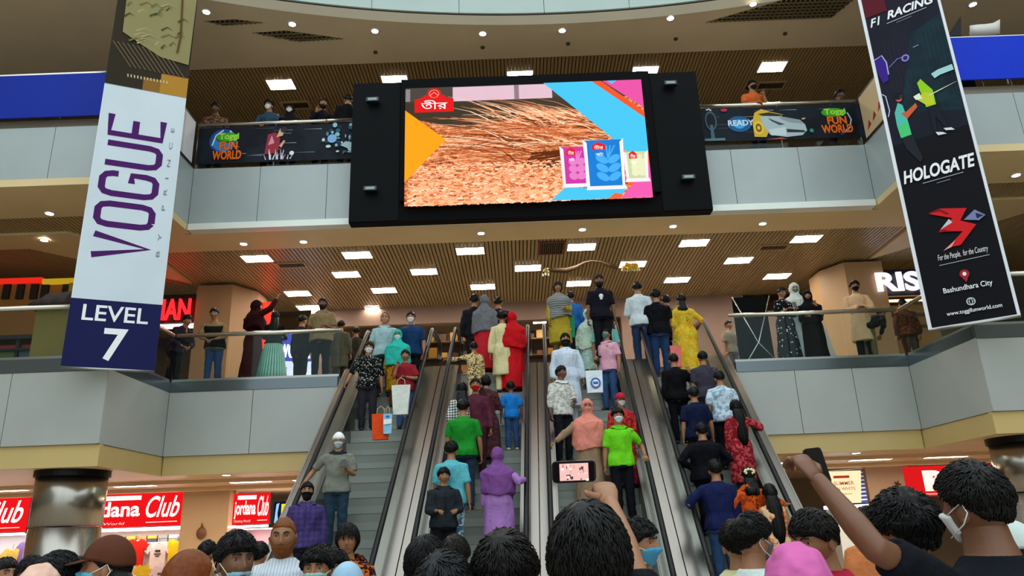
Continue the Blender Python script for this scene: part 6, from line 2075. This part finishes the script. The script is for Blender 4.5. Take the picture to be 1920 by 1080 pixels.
# --- the crowd on the ground floor
person('person in brown shirt and beard at the left edge of the crowd', 14, 1043, 'floor', 6.0, yaw=60, top=TEE('#6a3420'), hair='short')
person('person in mint mask with parted dark hair beside the chrome column', 64, 1038, 'floor', 5.2, yaw=15, fem=True, hair='long', mask='#a8d8c8', top=TEE('#8a4a3c'), near=1)
person('person in pale peach headscarf in front of the mint mask', 80, 1059, 'floor', 3.6, yaw=190, fem=True, scarf=('cloth', '#e0b8a4'), top=TEE('#d8ac98'), sleeve='long', near=1)
person('person in dark cap and teal jacket with their back turned', 112, 1035, 'floor', 3.7, yaw=150, hair='full', hcol='#0d0d10', top=TEE('#12566e'), sleeve='long', near=1, fat=1.1)
person('dark-haired person between the teal jacket and the brown cap', 153, 1046, 'floor', 4.6, yaw=175, hair='full', top=TEE('#1c1c22'))
person('person in brown baseball cap and blue mask in profile', 210, 1009, 'floor', 3.7, yaw=285, hair='full', cap=('baseball', '#5a3424'), mask='#5fb4d0', top=TEE('#1d1a1c'), near=1, longhair=.22)
person('person with short hennaed hair seen from behind', 358, 1020, 'floor', 2.85, yaw=150, hair='stubble', hcol='#7a3c12', top=TEE('#4a3428'), near=1, skin='m')
person('young person with a mask lowered under the chin and pale yellow t-shirt', 446, 997, 'floor', 3.9, yaw=42, hair='full', mask='#8cc0d4', lowmask=True, top=TEE('#d0c47c'), near=1, skin='d')
person('distant dark-haired person before the beige pillar', 390, 1013, 'floor', 9.0, yaw=170, hair='full', top=TEE('#8a7a6a'))
person('distant person in pale pink kurta beside the bald person on the phone', 487, 1016, 'floor', 8.2, yaw=175, hair='full', top=TEE('#d8b4ac'))
ear_man, ear_arms, _ = person('bearded bald person in white striped shirt holding a phone to the ear', 534, 964, 'floor', 5.7, yaw=8, hair='stubble', hcol='#7c4418', beard=1.3, top=('stripe', '#c8d0d8', '#b0bac6', 2), sleeve='long', L='ear', Rr='down', near=1, fat=1.1, hpitch=8)
person('person in orange and black print dress at the foot of the first escalator', 653, 978, 'floor', 6.6, yaw=8, fem=True, hair='long', top=('print', '#2a161c', '#c8661c', 1), sleeve='long', drape=('print', '#2c1820', '#b85a1c'), near=1)
person('child in pale teal mask in front of the orange and black print dress', 597, 1023, 'floor', 4.6, yaw=0, hair='full', mask='#9cccc4', top=TEE('#2a2c34'), near=1)
person('dark-haired child beside the orange and black print dress', 629, 1029, 'floor', 5.2, yaw=10, hair='full', top=TEE('#22161a'), near=1)
person('child in light blue knitted cap seen from behind', 652, 1055, 'floor', 4.2, yaw=185, hair='short', cap=('skullcap', '#9cc0d8'), scarf=None, top=TEE('#7a94a8'), near=1)
person('person with black bobbed hair in front of the second escalator', 797, 1002, 'floor', 3.9, yaw=185, hair='bob', hcol='#09090c', top=TEE('#16161c'), near=1)
person('person with thinning crown in front of the second escalator', 852, 1004, 'floor', 5.0, yaw=180, hair='full', hcol='#1c1612', top=TEE('#2c2824'), near=1)
person('shorter person with grey-black hair in the front row', 832, 1037, 'floor', 2.4, yaw=178, hair='full', hcol='#16181c', top=TEE('#15161a'), near=1)
person('person with thick black hair in the front row before the second escalator', 945, 1000, 'floor', 2.45, yaw=182, hair='full', hcol='#0e0a09', hvol=1.2, top=TEE('#15141a'), near=1, fat=1.05)
a_ph = at(1072, 886, 2.5)
wr, wr_arms, _ = person('person with long black hair holding up a phone to film', 1098, 935, 'floor', 1.95, yaw=180, fem=True, hair='long', hcol='#0a0908', hvol=1.3, longhair=.5, top=TEE('#17171c'), sleeve='short', near=1,
                        L='down', Rr=('px', (1180, 1060, 2.12), (1142, 940, 2.34)), curl=.6)
person('masked person in orange print shirt in profile at the foot of the third escalator', 1192, 972, 'floor', 4.3, yaw=62, hair='full', mask='#4f9cc4', top=('print', '#d87a2c', '#e8b48a', 1), near=1, skin='m')
person('masked person in white shirt in profile near the last escalator', 1405, 962, 'floor', 4.3, yaw=112, hair='full', mask='#6a6474', top=TEE('#d4e4e0'), near=1, skin='m')
person('person in pale yellow shirt from behind beside the white shirt', 1377, 975, 'floor', 4.6, yaw=172, hair='full', top=TEE('#ccc99a'), near=1, collar='#ccc99a')
person('person in pink headscarf from behind in the front row', 1487, 1022, 'floor', 2.4, yaw=175, fem=True, scarf=('cloth', '#d068a8'), top=TEE('#c860a0'), sleeve='long', near=1)
person('person in crimson shirt in profile behind the raised arm', 1522, 955, 'floor', 3.7, yaw=-68, hair='full', hcol='#120d0a', top=TEE('#b01c3a'), collar='#b01c3a', near=1, sleeve='short', hpitch=14)
person('distant person facing the camera under the lit counter', 1622, 950, 'floor', 7.2, yaw=10, hair='full', top=TEE('#c87a4a'), near=0)
person('person with curly black hair before the red sign', 1688, 934, 'floor', 3.15, yaw=200, hair='full', hvol=2.0, hcol='#0d0c0e', top=TEE('#121218'), near=1)
person('person in white skullcap at the right edge of the crowd', 1886, 977, 'floor', 3.4, yaw=230, hair='short', cap=('skullcap', '#c8d4d0'), top=TEE('#1a1c20'), near=1)
person('child facing the camera at the right edge', 1913, 1018, 'floor', 4.6, yaw=-10, hair='short', top=TEE('#b8862c'), near=1)
big, big_arms, _ = person('large person in black t-shirt with white mask raising a phone overhead', 1812, 868, 'floor', 2.7, yaw=205, hair='short', hcol='#0c0a09', hvol=1.7, mask='#e4e6e4', top=TEE('#12151c'), near=1, fat=1.2, skin='d',
                          L=('px', (1590, 1000, 2.45), (1530, 895, 2.65)), Rr='down', curl=.72)


# ---------------------------------------------------------------- things people hold
def phone(label, c, u, v, w, h, lit=None):
    """u along the width, v along the height of the body; the screen faces u x v."""
    u = V(u).normalized(); v = V(v); v = (v - u * v.dot(u)).normalized(); n = u.cross(v)
    r = empty('phone', c, label, 'phone')
    mb = MB()
    k = .012; pts = []
    for sx, sy, a0 in ((1, 1, 0), (-1, 1, 90), (-1, -1, 180), (1, -1, 270)):
        for t in (0, 45, 90):
            a = math.radians(a0 + t); pts.append((sx * (w / 2 - k) + k * math.cos(a), sy * (h / 2 - k) + k * math.sin(a)))
    mb.prism([c + u * a + v * b - n * .004 for a, b in pts], n * .008); mb.build('case', M('#101114', .3), r)
    pl = Plane(c - u * (w / 2 - .006) - v * (h / 2 - .005) + n * .0046, u, v, w - .012, h - .01)
    if lit:
        pl.rect(0, 1, 0, 1, glow('#1a1416', .6)); pl.rect(.14, .86, .03, .97, glow('#e8b8b0', 1.0))
        rr = random.Random(2)
        for k in range(26):
            x = rr.uniform(.16, .8); y = rr.uniform(.06, .85); pl.rect(x, x + rr.uniform(.02, .07), y, y + rr.uniform(.05, .2), glow(rr.choice(['#d8303a', '#f4e0dc', '#8a2030', '#f0a0a0', '#5a3a44', '#ffffff']), .9))
        pl.build('lit_screen', r)
    else:
        pl.rect(0, 1, 0, 1, M('#0a0b0e', .1)); pl.build('screen', r)
    mb = MB()
    for k in range(3):
        q = c - u * (w / 2 - .016) + v * (h / 2 - .014 - .012 * k) - n * .0045; mb.ball(q, .0045, 8, 6)
    mb.build('camera_lens', M('#20242a', .1), r)
    return r


phone('phone with lit picture held up by the long-haired person', at(1076, 884, 2.36), _r + _u * .04, _u, .135, .066, True)
phone('dark phone raised overhead by the large person in black t-shirt', at(1532, 874, 2.76), V((.9, .42, .1)), V((-.1, .1, 1)), .085, .13)
# bags and small things are placed from the hands that carry them
def bag(label, p, w, h, d, col, yaw=0, col2=None, taper=.9, name='shopping_bag', emblem=None, cord='#c8b48a', kind='cloth'):
    r = empty(name, p - V((0, 0, h)), label, 'bag', None, math.radians(yaw))
    mb = MB(); n = 8; rings = []
    for i in range(6):
        t = i / 5; k = taper + (1 - taper) * t
        rings.append([V((w / 2 * k * a, d / 2 * b * (1 - .5 * t) + .006 * math.sin(3 * a + i), h * t)) for a, b in ((-1, -1), (0, -1.12), (1, -1), (1.02, 0), (1, 1), (0, 1.12), (-1, 1), (-1.02, 0))])
    mb.loft(rings, 0, False); mb.build('body', M(col, .5, 0, kind, col2), r, world=False)
    for s in (-1, 1):
        mb = MB(); mb.tube([V((-w * .22, s * d * .2, h)), V((-w * .18, s * d * .15, h + .09)), V((0, 0, h + .13)), V((w * .18, s * d * .15, h + .09)), V((w * .22, s * d * .2, h))], .006, 6)
        mb.build('handle', M(cord, .6), r, world=False)
    if emblem:
        mb = MB()
        for q, (m_, pts) in enumerate(emblem): mb.add([V((a * w, -d / 2 * 1.13 - .006 - .0015 * q, b * h)) for a, b in pts], [tuple(range(len(pts)))], m_)
        mb.build('emblem', [M('#2a5fb0', .5), M('#e8f0f6', .5), M('#d8a828', .5)], r, world=False, fix=False)
    return r


ring_ = lambda cx, cy, rx, ry, n=16: [(cx + rx * math.cos(2 * math.pi * k / n), cy + ry * math.sin(2 * math.pi * k / n)) for k in range(n)]
bag('white paper bag held before the child in the maroon t-shirt', at(752, 722, 12.95), .33, .52, .10, '#d8dcd4', taper=.75, name='paper_bag')
bag('bright orange shopping bag hanging beside the mustard tunic', at(714, 776, 12.85), .30, .44, .10, '#e04a1c', taper=.85)
bag('small blue, white and green bag in front of the orange bag', at(727, 776, 12.78), .15, .34, .06, '#8fc8e0', yaw=8, name='gift_bag', emblem=[(1, [(-.45, .45), (.45, .5), (.45, .75), (-.45, .7)]), (0, [(-.2, .8), (.2, .8), (.2, .9), (-.2, .9)])])
bag('white bag with round blue emblem held beside the white kurta', at(1113, 695, 13.1), .30, .40, .10, '#dce6ec', taper=.9, emblem=[(0, ring_(.05, .42, .3, .24)), (1, ring_(.05, .42, .2, .16)), (0, [(-.1, .36), (.2, .36), (.2, .48), (-.1, .48)])])
bag('green carrier bag with pale border held by the person in the striped shawl', at(1058, 592, 14.35), .40, .46, .10, '#1f7a58', taper=.95, cord='#d8c89a', emblem=[(2, ring_(0, .5, .12, .1)), (2, [(-.3, .32), (.3, .32), (.3, .38), (-.3, .38)])])
bag('pink shopping bag hanging beside the yellow saree', at(1266, 648, 14.6), .22, .44, .08, '#e0726a', taper=.8)
def in_hand(root, arms, side, k=.09):
    for sd, S, E, W in arms:
        if sd == side: return world_of(root, W + (W - E).normalized() * k), Matrix.Rotation(root.rotation_euler[2], 3, 'Z') @ (W - E).normalized()


c, d = in_hand(cap_man, cap_arms, 1); phone('small dark phone in the hand of the white skullcap wearer', c + V((0, 0, .05)), V((1, 0, .1)), V((0, .6, 1)), .075, .15)
c, d = in_hand(dot_w, dot_arms, 1); phone('phone of the person with glasses at the right rail', c + V((-.03, 0, .06)), V((1, 0, 0)), V((0, .5, 1)), .075, .15)
c, d = in_hand(ear_man, ear_arms, 1); phone('phone held to the ear of the bald bearded person', c + V((-.035, 0, .0)), V((.15, 1, 0)), V((.1, .1, 1)), .07, .145)
bpy.data.scenes.remove(TMP)
